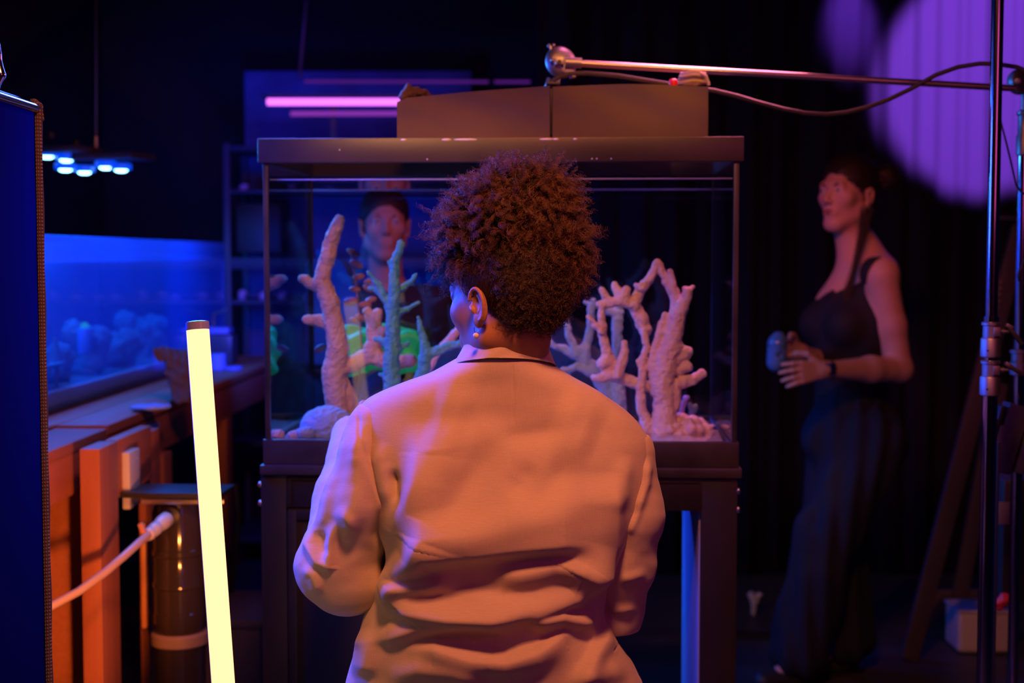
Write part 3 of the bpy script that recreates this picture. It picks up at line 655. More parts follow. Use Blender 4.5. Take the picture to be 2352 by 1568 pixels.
for i, (yt, yb) in enumerate(((738, 820), (826, 908))):
    za, zb_ = P(2275, yt, 2.9).z, P(2275, yb, 2.9).z; H = za - zb_; c = Vector((xs, 2.9, zb_))
    cl = MB().lathe(c, [(.018, 0), (.0205, .002), (.0205, H * .50), (.0195, H * .53), (.0165, H * .55), (.0165, H * .88), (.0195, H * .9), (.0195, H * .97), (.014, H)], 32).build('collar', M['castmetal'], cs1)
    MB().box(c + Vector((.006, -.016, H * .72)), (.014, .010, H * .26), None, .0015).build('clamp_block', M['castmetal'], cl)
    MB().ball(c + Vector((-.012, -.0175, H * .2)), .0022, 8).build('set_screw', M['rubber'], cl)
    MB().lathe(c + Vector((.016, -.004, H * .72)), [(.004, 0), (.006, .002), (.006, .010), (.0035, .011), (.0035, .020)], 14, (1, 0, 0)).build('bolt', M['castmetal'], cl)
    a = c + Vector((.034, -.006, H * .84)); MB().beam(a, a + Vector((.030 if i else .026, -.006, -.035 if i == 0 else -.018)), .014, .009).build('clamp_handle', M['rubber'], cl)
    MB().box(a + Vector((0, -.001, .002)), (.016, .012, .008), Matrix.Rotation(.5, 3, 'Y'), .0015).build('handle_head', M['castmetal'], cl)
for a in (.6, 2.7, 4.8):
    MB().tube([(xs + .015 * math.cos(a), 2.9 + .015 * math.sin(a), .34), (xs + .12 * math.cos(a), 2.9 + .12 * math.sin(a), .30), (xs + .45 * math.cos(a), 2.9 + .45 * math.sin(a), .013)], .0125, 14).build('leg', M['chrome'], cs1)
MB().lathe((xs, 2.9, .27), [(.02, 0), (.024, .004), (.024, .09), (.018, .1)], 24).build('hub', M['castmetal'], cs1)

cs2, b2 = cstand('light_stand', 2341, 3.25, .012, 1.7, 'chrome light stand at the right edge that carries the long arm')
x2 = P(2342, 784, 3.25).x; zk = P(2335, 190, 3.25).z
MB().tube([(x2, 3.25, zk - .16), (x2, 3.25, zk + .03)], .0085, 20).build('top_stud', M['castmetal'], cs2)
MB().tube([(x2, 3.25, .32), (x2, 3.25, zk - .10)], .0125, 24).build('riser', M['chrome'], cs2)
MB().lathe((x2, 3.25, zk - .165), [(.013, 0), (.017, .003), (.017, .045), (.014, .05), (.014, .09), (.017, .094), (.017, .10), (.010, .104)], 24).build('collar', M['castmetal'], cs2)
zq = P(2342, 862, 3.25).z; MB().lathe((x2, 3.25, zq), [(.015, 0), (.021, .003), (.021, .03), (.018, .034), (.018, .05), (.022, .052), (.022, .058), (.013, .06)], 24).build('collar', M['castmetal'], cs2)
hd2 = MB().lathe((x2 - .018, 3.235, zk), [(.022, -.012), (.027, -.010), (.029, -.003), (.029, .003), (.027, .010), (.022, .012)], 32, (.35, -1, .1)).build('grip_head', M['castmetal'], cs2)
MB().lathe((x2 - .03, 3.215, zk - .002), [(.005, 0), (.007, .002), (.007, .012), (.004, .013)], 14, (-.3, -1, 0)).build('bolt', M['castmetal'], hd2)
for a in (.2, 2.3, 4.4):
    MB().tube([(x2 + .015 * math.cos(a), 3.25 + .015 * math.sin(a), .36), (x2 + .12 * math.cos(a), 3.25 + .12 * math.sin(a), .32), (x2 + .42 * math.cos(a), 3.25 + .42 * math.sin(a), .013)], .0125, 14).build('leg', M['chrome'], cs2)
arm = empty('grip_arm', P(1340, 146, 3.18), 'long thin metal arm reaching over the aquarium with a round grip head', 'arm')
ra, rb = P(1325, 145, 3.18), P(2330, 203, 3.20)
MB().tube([ra, rb], .0074, 20).build('rod', M['satin'], arm)
hc = P(1288, 143, 3.2)
gh = MB().lathe(hc, [(.006, -.021), (.022, -.019), (.031, -.012), (.0355, -.004), (.0365, 0), (.0355, .004), (.030, .012), (.020, .018), (.006, .020)], 40, (.35, -1, .25)).build('grip_head', M['castmetal'], arm)
MB().tube([P(1298, 143, 3.17), P(1336, 145, 3.17)], .0115, 18).build('rod_sleeve', M['castmetal'], gh)
MB().box(P(1285, 140, 3.168), (.020, .012, .017), None, .003).build('clamp_block', M['castmetal'], gh)
MB().lathe(P(1285, 142, 3.162), [(.0045, 0), (.0045, .004)], 14, (0, -1, 0)).build('bolt_hole', M['rubber'], gh)
for x, y in ((1261, 105), (1271, 104)): MB().ball(P(x, y, 3.2), .0042, 10).build('screw', M['castmetal'], gh)
MB().beam(P(1266, 118, 3.2), P(1264, 105, 3.2), .008, .006).build('screw_tab', M['castmetal'], gh)
MB().ball(P(1269, 138, 3.165), .005, 10).build('screw', M['castmetal'], gh)
MB().box(P(1305, 160, 3.19), (.030, .03, .024), Matrix.Rotation(.4, 3, 'Y'), .005).build('clamp_jaw', M['castmetal'], gh)
MB().tube([P(1308, 178, 3.19), P(1322, 174, 3.19)], .0035, 8).build('wing_screw', M['castmetal'], gh)
for x in (1254, 1277): MB().tube([P(x + 6, 180, 3.2), P(x, 204, 3.19)], .0042, 10).build('foot_prong', M['castmetal'], gh)
cb = [(1262, 196), (1268, 186), (1285, 176), (1310, 169), (1350, 168), (1420, 174), (1480, 184), (1560, 197), (1640, 208), (1690, 220), (1740, 235), (1800, 251), (1850, 260), (1900, 263), (1945, 258), (1990, 247), (2040, 229), (2090, 205), (2150, 172), (2200, 154), (2250, 146), (2290, 147), (2335, 154), (2375, 170)]
pts = []
for i in range(len(cb) - 1):
    for t in (0, .5): pts.append(P(cb[i][0] * (1 - t) + cb[i + 1][0] * t, cb[i][1] * (1 - t) + cb[i + 1][1] * t, 3.14 - .2 * max(0, (cb[i][0] - 1900) / 1000)))
tag(MB().tube(pts, .0048, 10).build('power_cable', mat('black_cable', (.05, .035, .03), .4)), 'black cable sagging from the grip head across to the right stands', 'cable')
tag(MB().tube([P(x, y, 3.1) for x, y in ((2285, 200), (2292, 230), (2300, 285), (2312, 330), (2325, 385), (2334, 425), (2345, 440), (2360, 450))], .0022, 8).build('thin_cord', M['rubber']), 'thin dark cord hanging down between the two right stands', 'cord')
tag(MB().tube([P(x, y, 3.12) for x, y in ((2352, 595), (2345, 615), (2338, 632), (2340, 645), (2356, 652))], .002, 8).build('thin_cord', M['rubber']), 'short dark cord loop around the right edge stand', 'cord')

# ballast boxes
bx = empty('ballast_box', P(2310, 1005, 3.15), 'dark tilted ballast box clamped behind the nearest stand', 'ballast')
R_ = Matrix.Rotation(.28, 3, 'Y')
MB().box(P(2312, 1005, 3.15), (.048, .05, .155), R_, .004).build('casing', M['ladder'], bx)
MB().box(P(2286, 980, 3.14), (.012, .03, .10), R_, .003).build('handle', M['rubber'], bx)
MB().box(P(2308, 1010, 3.123), (.036, .002, .06), R_, .001).build('rating_plate', mat('plate_grey', (.10, .085, .10), .5), bx)
tag(MB().box(P(2346, 1035, 3.15), (.022, .05, .10), R_, .006).build('battery_pack', M['ladder']), 'narrow dark battery pack at the right edge of the picture', 'battery')
pk = empty('power_pack', P(2322, 1240, 3.5), 'black power pack with a grey plate and green lights at the right edge', 'power pack')
MB().box(P(2335, 1230, 3.5), (.11, .12, .30), None, .008).build('casing', M['rubber'], pk)
MB().box(P(2306, 1178, 3.437), (.027, .003, .055), None, .001).build('grey_plate', mat('grey_plate', (.16, .13, .15), .6), pk)
ge = emitter('green_led', (.0, .8, .03), .5)
for x, y in ((2325, 1105), (2332, 1105)): MB().ball(P(x, y, 3.43), .0024, 8).build('indicator_light', ge, pk)
MB().ball(P(2350, 960, 3.2), .003, 8).build('indicator_light', ge, pk)
M['redstrap'] = mat('red_cloth', (.55, .02, .03), .6)
F = Field(np.array(P(2285, 1400, 3.4)) - .02, np.array(P(2340, 1350, 3.44)) + .02, .003)
F.chain([(P(2296, 1386, 3.42), .012), (P(2308, 1376, 3.42), .016), (P(2324, 1374, 3.42), .012)], .01); F.cap(P(2294, 1385, 3.42), P(2296, 1398, 3.42), .006, k=.006)
v, f = F.net(); v = v + normals(v, f) * lumps(v, 200, .001, 4)[:, None]
tag(link('red_strap', nmesh('red_strap', v, f), M['redstrap']), 'crumpled red strap hanging below the power pack', 'strap')
tb = empty('storage_tub', P(2260, 1500, 4.9), 'small white plastic tub standing on the floor behind the nearest stand', 'tub')
zc = .0
xl, xr = P(2196, 1450, 4.9).x, P(2328, 1450, 4.9).x
MB().box(((xl + xr) / 2, 4.95, .075), (xr - xl, .16, .14), None, .018, 4).build('tub_body', M['white'], tb)
MB().box(((xl + xr) / 2, 4.95, .151), (xr - xl + .008, .168, .012), None, .004, 3).build('lid', M['white'], tb)
# ladder
ld = empty('folding_frame', P(2200, 1530, 4.8), 'tall dark grey A shaped metal frame leaning behind the right stands', 'frame')
fa, fb_ = P(2088, 1532, 4.8), P(2345, 520, 4.75); fa.z = .005
MB().beam(fa, fb_, .06, .028, (0, -1, 0), .004).build('side_rail', M['ladder'], ld)
MB().beam(P(2203, 1372, 4.78), P(2296, 880, 4.78), .052, .025, (0, -1, 0), .004).build('brace', M['ladder'], ld)
MB().beam(P(2130, 1364, 4.80), P(2345, 1362, 4.80), .034, .03, (0, 0, 1), .004).build('cross_bar', M['ladder'], ld)
MB().beam(P(2138, 1392, 4.79), P(2160, 1366, 4.79), .02, .02).build('corner_plate', M['ladder'], ld)
q = P(2330, 500, 4.7); MB().beam(P(2290, 500, 4.72), P(2345, 502, 4.72), .012, .012).build('top_hook', M['ladder'], ld)
b = MB(); r_ = random.Random(8)
for i, y in enumerate((648, 662, 676, 692, 706)): b.box(P(2300 - i * 2.2, y, 4.735), (.012, .001, .009), Matrix.Rotation(.2, 3, 'Y'))
b.build('rail_lettering', mat('worn_print', (.28, .24, .26), .7), ld)
# floor bits
tag(MB().box(P(1770, 1470, 5.1) * 1 + Vector((0, 0, .008 - P(1770, 1470, 5.1).z)), (.34, .05, .014), None, .003).build('floor_batten', M['standwood']), 'thin dark batten lying on the floor behind the standing person', 'batten')
F = Field((P(1732, 1405, 5.4) - Vector((.06, .06, .08))), (P(1732, 1405, 5.4) + Vector((.06, .06, .08))), .004)
c = P(1732, 1400, 5.4); F.cap(c + Vector((-.01, 0, .02)), c + Vector((.005, 0, .0)), .014, .012, .01).cap(c + Vector((.02, 0, .025)), c, .010, .012, .01).cap(c, c + Vector((-.004, 0, -.05)), .01, .008, .01)
v, f = F.net(); v = v + normals(v, f) * lumps(v, 160, .002, 4)[:, None]; v[:, 2] -= v[:, 2].min() - .001
tag(link('crumpled_paper', nmesh('crumpled_paper', v, f), M['white']), 'small crumpled white paper on the floor right of the stand', 'paper')

# ------------------------------------------------------------------ workbench at the left
KX = .0227; RB = Matrix.Rotation(-KX, 3, 'Z')
def Bx(x0, Y, z): return Vector((x0 + KX * Y, Y, z))
def bb(mb, x0, x1, Y0, Y1, z0, z1, bev=.002): return mb.box(Bx((x0 + x1) / 2, (Y0 + Y1) / 2, (z0 + z1) / 2), (x1 - x0, Y1 - Y0, z1 - z0), RB, bev)
wb = empty('workbench', Bx(-1.5, 4.2, 0), 'orange lit wooden workbench running back along the left wall', 'bench')
XF = -1.117
for i, (a, c) in enumerate(((XF, XF - .135), (XF - .138, XF - .30), (XF - .303, XF - .50), (XF - .503, XF - .84))):
    off = (.006, 0, -.002, 0)[i]
    for Ya, Yb in (((2.75, 3.62), (3.625, 6.2)) if i < 2 else ((2.75, 6.2),)):
        bb(MB(), c, a, Ya, Yb, .925 + (0 if (i or Ya > 3.6) else -.008), .95 + (0 if (i or Ya > 3.6) else -.008)).build('top_plank', M['wood'], wb)
bb(MB(), XF - .040, XF - .004, 2.75, 6.3, .815, .917).build('front_rail', M['wood'], wb)
bb(MB(), XF - .82, XF - .785, 2.75, 6.3, .815, .92).build('back_rail', M['wood'], wb)
pA = P(190, 1100, 3.28).x - KX * 3.28; pA1 = P(236, 1100, 3.28).x - KX * 3.28
bb(MB(), pA, pA1, 3.26, 3.40, .0, .938, .003).build('post', M['woodz'], wb)
bb(MB(), pA + .014, pA1 - .002, 3.402, 3.70, .80, .94, .003).build('header_block', M['wood'], wb)
bb(MB(), pA + .002, pA + .034, 3.72, 3.82, 0, .92, .003).build('post', M['woodz'], wb)
bb(MB(), pA - .05, pA - .018, 4.05, 4.14, 0, .815, .003).build('post', M['woodz'], wb)
bb(MB(), XF - .045, XF - .005, 5.0, 5.09, 0, .815, .003).build('post', M['woodz'], wb)
bb(MB(), -1.44, pA + .012, 3.44, 3.46, .0, .815, .002).build('back_panel', M['wood'], wb)
MB().beam(Bx(-1.13, 4.3, .62), Bx(-1.13, 5.05, .30), .03, .085, (1, 0, 0)).build('diagonal_brace', M['wood'], wb)
ou = empty('outlet_cover', Bx(pA1, 3.5, .87), 'white two gang cover plate screwed to the workbench block', 'cover plate')
bb(MB(), pA1 - .003, pA1 + .016, 3.44, 3.53, .765, .905, .004).build('plate', M['white'], ou)
for z in (.79, .88): MB().ball(Bx(pA1 + .0165, 3.505, z), .003, 8).build('screw', M['steel'], ou)
lb_ = bb(MB(), XF - .0035, XF + .002, 3.95, 4.10, .845, .905, .001).build('paper_label', M['white'], None); tag(lb_, 'small pale paper label stuck on the bench rail near the light tube', 'label')
M['ink'] = mat('faded_print', (.25, .22, .25), .8)
b = MB(); [bb(b, XF + .0021, XF + .0027, 3.965 + .01 * (k % 2), 4.085 - .02 * (k % 3), .893 - .009 * k, .896 - .009 * k, 0) for k in range(5)]; b.build('print_line', M['ink'], lb_)
# filter canister under the bench
fc = empty('filter_canister', P(410, 1500, 3.45) * 1, 'dark clear water filter canister hanging from a bracket under the bench', 'filter')
cx, cy = P(410, 1200, 3.5).x, 3.5; cz = P(410, 1300, 3.5).z
M['smoke'] = mat('smoked_plastic', (.05, .035, .03), .12, coat=.4)
zt_, zb2 = P(410, 1150, 3.5).z, P(410, 1445, 3.5).z
MB().lathe((cx, cy, zb2), [(.060, 0), (.066, .01), (.066, .05), (.064, .052), (.064, .11), (.067, .113), (.067, .125), (.064, .13), (.064, .19), (.067, .194), (.067, .206), (.064, .21), (.064, zt_ - zb2 - .03), (.055, zt_ - zb2)], 36).build('housing', M['smoke'], fc)
MB().lathe((cx, cy, zb2 - .035), [(.066, 0), (.071, .004), (.071, .028), (.066, .034)], 36).build('collar_ring', mat('pale_ring', (.38, .25, .2), .5), fc)
MB().lathe((cx, cy, zb2 - .22), [(.055, 0), (.062, .006), (.062, .17), (.066, .184)], 36).build('lower_bowl', M['smoke'], fc)
MB().box((cx - .02, cy - .02, zt_ + .028), (.30, .14, .014), Matrix.Rotation(-.05, 3, 'Z'), .003).build('bracket_plate', M['rubber'], fc)
MB().box((cx + .03, cy - .08, zt_ + .012), (.20, .01, .012), None, .002).build('bracket_strip', M['steel'], fc)
MB().box((cx - .082, cy - .02, (zt_ + zb2) / 2 - .02), (.012, .02, zt_ - zb2 - .06), None, .003).build('side_bar', mat('amber_bar', (.55, .22, .05), .4), fc)
MB().lathe((cx - .0, cy - .062, P(395, 1185, 3.43).z), [(.016, 0), (.022, .003), (.022, .015), (.014, .018)], 20, (0, -1, .0)).build('port', M['rubber'], fc)
hs = empty('drain_hose', P(240, 1310, 3.2), 'pale clear hose with a white connector crossing the bench post', 'hose')
hp = [(60, 1420, 3.02), (118, 1391, 3.06), (180, 1358, 3.1), (240, 1315, 3.14), (290, 1272, 3.2), (322, 1243, 3.26), (340, 1228, 3.3)]
MB().tube([P(*q) for q in hp], .0095, 14).build('tube', mat('milky_hose', (.55, .38, .32), .35), hs)
b = MB(); a, c = P(338, 1230, 3.3), P(385, 1190, 3.40); d = (c - a); L = d.length
b.lathe(a, [(.009, 0), (.014, .004), (.016, L * .12), (.0125, L * .2), (.0165, L * .3), (.0165, L * .45), (.0135, L * .5), (.0165, L * .6), (.0185, L * .72), (.0185, L * .95), (.012, L * 1.05)], 20, d); b.build('connector', M['white'], hs)
MB().box(P(330, 1222, 3.29), (.012, .012, .045), Matrix.Rotation(-.35, 3, 'Y'), .002).build('clip', mat('orange_clip', (.6, .25, .15), .5), hs)
# black trunk and hose under the bench behind
tag(MB().tube([P(540, 1110, 4.6), P(548, 1180, 4.6), P(540, 1300, 4.6), P(520, 1420, 4.6)], .01, 10).build('grey_pipe', M['rubber']), 'dark pipe hanging under the far part of the bench', 'pipe')
c = Bx(-1.0, 4.3, 0)
b = MB(); bb(b, -1.05, -.86, 4.25, 4.62, .0, .26, .01); bb(b, -1.06, -.85, 4.24, 4.63, .26, .285, .006)
tag(b.build('storage_crate', mat('grey_crate', (.22, .17, .17), .6)), 'low grey storage crate on the floor beyond the light tube', 'crate')

# left aquarium
la = empty('long_aquarium', Bx(-1.6, 4.4, .95), 'long blue glowing aquarium standing on the workbench at the left', 'aquarium')
XG = -1.349; zT = 1.44; Y0, Y1 = 2.86, 5.97
M['glassb'] = glassy('blue_haze_glass', (.98, .99, 1), 1.45, haze=.14, hazecol=(.10, .25, .9))  # blue haze in the panes stands in for light scattered by the water
bb(MB(), XG - .008, XG, Y0, Y1, .958, zT, 0).build('front_pane', M['glassb'], la, smooth=False)
bb(MB(), XG - .52, XG - .009, Y1 - .008, Y1, .958, zT, 0).build('side_pane', M['glassb'], la, smooth=False)
bb(MB(), XG - .53, XG - .521, Y0, Y1, .958, zT, 0).build('back_panel', mat('pale_back_panel', (.10, .20, .42), .7, var=(2.2, (.04, .10, .30), .9)), la, smooth=False)
bb(MB(), XG - .52, XG - .009, Y0, Y0 + .008, .958, zT, 0).build('side_pane', M['glassb'], la, smooth=False)
bb(MB(), XG - .53, XG + .006, Y0, Y1 + .006, .951, .967, .001).build('base_frame', M['frame'], la)
M['rimblue'] = glassy('blue_haze_acrylic_rim', (.9, .95, 1), 1.3, haze=.32, hazecol=(.15, .35, .9))  # blue glow of the rim put into its colour as haze
bb(MB(), XG + .001, XG + .008, Y0, Y1 + .004, zT - .075, zT, .001).build('top_rim', M['rimblue'], la)
bb(MB(), XG - .004, XG + .006, Y1 + .001, Y1 + .007, .967, zT, .001).build('corner_seam', M['rimblue'], la)
bb(MB(), XG - .518, XG - .01, Y0 + .01, Y1 - .01, .968, 1.008, .004).build('sand_bed', mat('pale_sand', (.35, .4, .5), .9, bump=(120, .7, .004)), la)
bb(MB(), XG - .517, XG - .012, Y0 + .012, Y1 - .012, 1.01, zT - .08, 0).build('water', glassy('left_water', (.95, .97, 1), 1.1), la, smooth=False)
rocks = [((3.35, .22, .05, .10, .13, .11), 'green'), ((3.75, .2, .03, .16, .12, .06), 'blue'), ((4.2, .15, .04, .12, .1, .07), 'blue'), ((4.55, .12, .06, .10, .09, .10), 'blue'), ((4.9, .14, .04, .2, .1, .07), 'blue'), ((5.4, .18, .05, .22, .12, .10), 'blue')]
M['rockblue'] = mat('pale_live_rock', (.10, .16, .24), .9, bump=(60, .9, .006)); M['rockgreen'] = mat('green_glow_rock', (.10, .42, .30), .9, bump=(60, .9, .006), emit=((0, .25, .12), .10))  # the green rock gets a faint emission besides its colour
names = ['round green glowing rock at the near end of the long aquarium', 'flat pale rock next to the green rock in the long aquarium', 'low pale rock in the middle of the long aquarium', 'taller pale rock past the middle of the long aquarium', 'wide pale rock toward the far end of the long aquarium', 'farthest pale rock at the end of the long aquarium']
for i, ((Y, dx, dz, ry, rx, rz), kk) in enumerate(rocks):
    c = np.array(Bx(XG - dx, Y, 1.0 + dz)); F = Field(c - (.2, .35, .14), c + (.2, .35, .2), .007); r_ = random.Random(i)
    F.ell(c, (rx * .7, ry * .7, rz * .7), .02)
    for _ in range(10): F.ell(c + (r_.uniform(-rx, rx) * .6, r_.uniform(-ry, ry) * .7, r_.uniform(-.3, .9) * rz), (r_.uniform(.02, .045),) * 3, .015)
    v, f = F.net(); v = v + normals(v, f) * lumps(v, 90, .003, i)[:, None]
    tag(link('live_rock', nmesh('live_rock', v, f), M['rock' + kk]), names[i], 'rock')
# probe and valves inside
pr = MB().lathe(Bx(XG - .06, 4.35, 1.085), [(.018, 0), (.02, .003), (.02, .07), (.016, .078)], 20).build('float_valve', mat('blue_plastic_valve', (.1, .3, .7), .4)); tag(pr, 'small upright blue cylinder in the long aquarium with a bright tip', 'valve')
MB().ball(Bx(XG - .058, 4.35, 1.168), .013, 12).build('bright_tip', emitter('cyan_tip', (.02, .5, .9), .9), pr)
for i, (Y, h) in enumerate(((4.0, .05), (4.12, .07), (3.9, .04))):
    tag(MB().lathe(Bx(XG - .07, Y, 1.08), [(.022, 0), (.016, h * .3), (.010, h * .7), (.004, h)], 14).build('frag_plug', M['rockblue']), ('small pale coral frag left of the blue cylinder', 'pale pointed frag closest to the blue cylinder', 'lowest pale frag farther left in the long aquarium')[i], 'coral frag')
bb(b := MB(), XG - .2, XG - .03, 3.86, 4.09, 1.068, 1.078, .002); [bb(b, XG - .05, XG - .04, y, y + .01, 1.008, 1.068, 0) for y in (3.88, 4.05)]
tag(b.build('frag_shelf', M['rockblue']), 'clear frag shelf inside the long aquarium', 'shelf')
# dark stone and little things on the bench
F = Field(P(325, 900, 4.0), np.array(P(480, 740, 4.0)) + (0, .3, 0), .005); r_ = random.Random(4)
cc = np.array(P(400, 850, 4.15))
for (x, y, rr) in ((360, 778, 14), (385, 782, 16), (400, 800, 20), (420, 790, 16), (430, 822, 22), (412, 838, 20), (425, 862, 20), (440, 775, 14), (452, 800, 18), (455, 850, 18), (342, 776, 9), (392, 822, 12)): F.ell(P(x, y, 4.15), (rr / FPX * 4.15,) * 3, .015)
F.cap(P(345, 776, 4.15), P(430, 780, 4.15), .012, .018, .015); F.cap(P(432, 800, 4.15), P(432, 880, 4.15), .03, .05, .02)
v, f = F.net(); v = v + normals(v, f) * lumps(v, 110, .003, 2)[:, None]; v[:, 2] += .951 - v[:, 2].min()
tag(link('coral_rock', nmesh('coral_rock', v, f), mat('brown_rock', (.09, .055, .05), .9, bump=(80, .8, .005))), 'dark jagged brown rock on the bench left of the light tube', 'rock')
F = Field(P(290, 915, 3.9) - Vector((.02, .12, .03)), P(400, 880, 3.9) + Vector((.02, .12, .04)), .004)
F.ell(P(345, 895, 3.95), (.058, .05, .006), .0).cap(P(310, 897, 3.93), P(385, 893, 3.97), .007, .005, .01)
v, f = F.net(); v = v + normals(v, f) * lumps(v, 120, .0012, 7)[:, None]; v[:, 2] += .9515 - v[:, 2].min()
tag(link('blue_cloth', nmesh('blue_cloth', v, f), mat('light_blue_cloth', (.25, .35, .6), .8)), 'flat pale blue cloth on the bench edge under the dark rock', 'cloth')
for (x, y, r, h, c3, lb2) in ((500, 828, .03, .06, (.25, .28, .6), 'round pale blue tin on the bench just right of the light tube'), (535, 828, .035, .012, (.2, .25, .6), 'flat blue dish on the bench near the tall stand')):
    c = P(x, y, 5.4); c.z = .951
    tag(MB().lathe(c, [(r * .9, 0), (r, .003), (r, h * .8), (r * 1.03, h * .82), (r * 1.03, h), (r * .8, h)], 24).build('tin' if h > .03 else 'dish', mat('tin', c3, .4)), lb2, 'tin' if h > .03 else 'dish')
c = P(520, 780, 5.7); c.z = .951
cl = empty('coffee_maker', c, 'dark bench pump unit with blue edges behind the light tube', 'pump')
MB().box(c + Vector((-.03, 0, .06)), (.13, .12, .12), RB, .012).build('base_block', M['pump'], cl)
MB().box(c + Vector((-.03, 0, .135)), (.10, .10, .025), RB, .008).build('cover', mat('blue_cover', (.15, .2, .5), .4), cl)
MB().tube([c + Vector((-.05, 0, .14)), c + Vector((-.05, 0, .2)), c + Vector((.01, 0, .22))], .008, 10).build('outlet_pipe', M['pump'], cl)
cl.name = 'bench_pump'
# LED fixture
lf = empty('led_fixture', P(205, 372, 4.9), 'hanging aquarium light with six glowing blue lenses above the long aquarium', 'light fixture')
led = emitter('led_lens_core', (.25, .75, 1), 9); ledr = mat('led_ring', (.02, .08, .4), .3, emit=((.0, .06, .9), .9))
for (xa, ya, xb, yb) in ((75, 340, 205, 352), (175, 352, 330, 370)):
    a, c = P(xa, ya, 4.95), P(xb, yb, 4.85); MB().box((a + c) / 2, ((c - a).length, .14, .022), Matrix.Rotation(math.atan2((c - a).y, (c - a).x), 3, 'Z'), .006).build('housing', M['pump'], lf)
zl = P(200, 372, 4.9).z
for (x, y) in ((108, 355), (152, 363), (150, 385), (194, 391), (243, 380), (278, 386)):
    c = P(x, y, 4.9); rg = MB().lathe(c, [(.034, -.006), (.036, -.004), (.036, .012), (.030, .016)], 24).build('lens_ring', ledr, lf)
    MB().lathe(c + Vector((0, 0, -.010)), [(.012, -.004), (.021, .0), (.022, .006)], 24).build('lens', led, rg)
MB().tube([P(221, 340, 4.9), P(221, -40, 4.9)], .003, 8).build('hanging_wire', mat('grey_wire', (.2, .18, .2), .5), lf)
MB().lathe(P(221, 340, 4.9), [(.006, -.02), (.008, 0), (.005, .04)], 12).build('wire_clamp', M['steel'], lf)
for x, y in ((118, 318), (175, 336), (300, 362)): MB().lathe(P(x, y, 4.92), [(.01, 0), (.012, .01), (.01, .02)], 12).build('cooling_knob', M['pump'], lf)
area('long_aquarium_lamp', Bx(XG - .25, 4.35, 1.60), Bx(XG - .25, 4.35, 1.0), (.0, .15, .95), 36, .35, 2.4)
# added unseen area light for the fixture's blue; no lamp body is built
# rear rack
rk = empty('rear_rack', P(760, 1000, 6.3) * 1, 'tall shelf rack with blue and purple lit coral trays behind the large aquarium', 'rack')
xA, xB = P(522, 500, 6.3).x, P(1075, 500, 6.3).x; Wk = xB - xA
M['rackm'] = mat('rack_metal', (.04, .04, .07), .45); M['rackb'] = mat('rack_back', (.10, .12, .30), .7, var=(4, (.03, .035, .10), .6))
sz = [P(600, y, 6.3).z for y in (340, 440, 605, 694)]
for x in (xA, xB):
    for y in (6.3, 6.72): MB().box((x, y, (sz[0] + .02) / 2), (.028, .028, sz[0] + .02), None, .002).build('upright', M['rackm'], rk)
MB().box(((xA + xB) / 2, 6.745, 1.55), (Wk, .015, 1.4), None, .002).build('back_sheet', M['rackb'], rk)
sz = [P(600, y, 6.3).z for y in (340, 440, 605, 694)]
for i, z in enumerate(sz + [.55, .12]):
    s_ = MB().box(((xA + xB) / 2, 6.51, z), (Wk, .44, (.02, .014, .05, .02, .02, .02)[i]), None, .002).build('shelf', M['rackm'], rk)
MB().box((xA + Wk * .12, 6.5, (sz[1] + sz[2]) / 2 - .0), (.20, .3, .22), None, .01).build('dark_bin', M['rubber'], rk)
ptube = emitter('purple_tube_glow', (.75, .14, 1), 2.2); ptube2 = emitter('dim_purple_tube_glow', (.45, .06, .75), .55)
tl = empty('grow_tubes', P(760, 235, 6.2), 'bright violet tube lights hanging above the rear rack', 'tube light')
MB().tube([P(614, 234, 6.15), P(1020, 234, 6.15)], .014, 16).build('tube', ptube, tl)
MB().tube([P(668, 261, 6.25), P(1000, 260, 6.25)], .010, 16).build('tube', ptube2, tl)
MB().tube([P(700, 187, 6.3), P(1122, 188, 6.3)], .006, 12).build('tube', emitter('edge_reflection_glow', (.22, .03, .5), .35), tl)  # glowing strip put in for the reflection along the top edge
MB().tube([P(1135, 188, 6.3), P(1218, 188, 6.3)], .006, 12).build('tube', emitter('edge_reflection_glow', (.22, .03, .5), .35), tl)  # right-hand piece of the same painted edge reflection
MB().box(P(815, 222, 6.2), (.80, .07, .012), None, .003).build('reflector', M['rackm'], tl)
MB().box(P(765, 300, 6.28), (.028, .02, .26), None, .002).build('hanger', M['rackm'], tl)
MB().tube([P(704, 0, 6.3), P(688, 180, 6.3)], .006, 8).build('suspension_cord', mat('red_cord', (.3, .1, .08), .5), tl)
# frags on the rack shelves
r_ = random.Random(11); k = 0
M['frag'] = mat('frag_coral', (.55, .35, .5), .8)
ORD = 'first second third fourth fifth sixth seventh eighth ninth tenth eleventh'.split()
for (z, y0) in ((sz[3] + .0105, 6.34), (sz[1] + .0075, 6.33)):
    for i in range(11 if y0 == 6.34 else 6):
        x = xA + .05 + (Wk - .1) * (i + r_.uniform(-.2, .2)) / (10 if y0 == 6.34 else 5) * .98; x = min(max(x, xA + .04), xB - .04)
        b = MB(); c = Vector((x, y0 + r_.uniform(0, .05), z)); h = r_.uniform(.015, .04)
        b.lathe(c, [(.02, 0), (.022, .004), (.012, .007), (.013, h), (.006, h + .006)], 10); b.ball(c + Vector((.012, 0, h * .8)), .010, 8); b.ball(c + Vector((-.010, 0, h * .6)), .009, 8)
        tag(b.build('coral_frag', M['frag']), '%s pinkish coral frag from the left on the %s frag shelf of the rear rack' % (ORD[i], 'lower' if y0 == 6.34 else 'upper'), 'coral frag', 'coral frags on the rear rack')
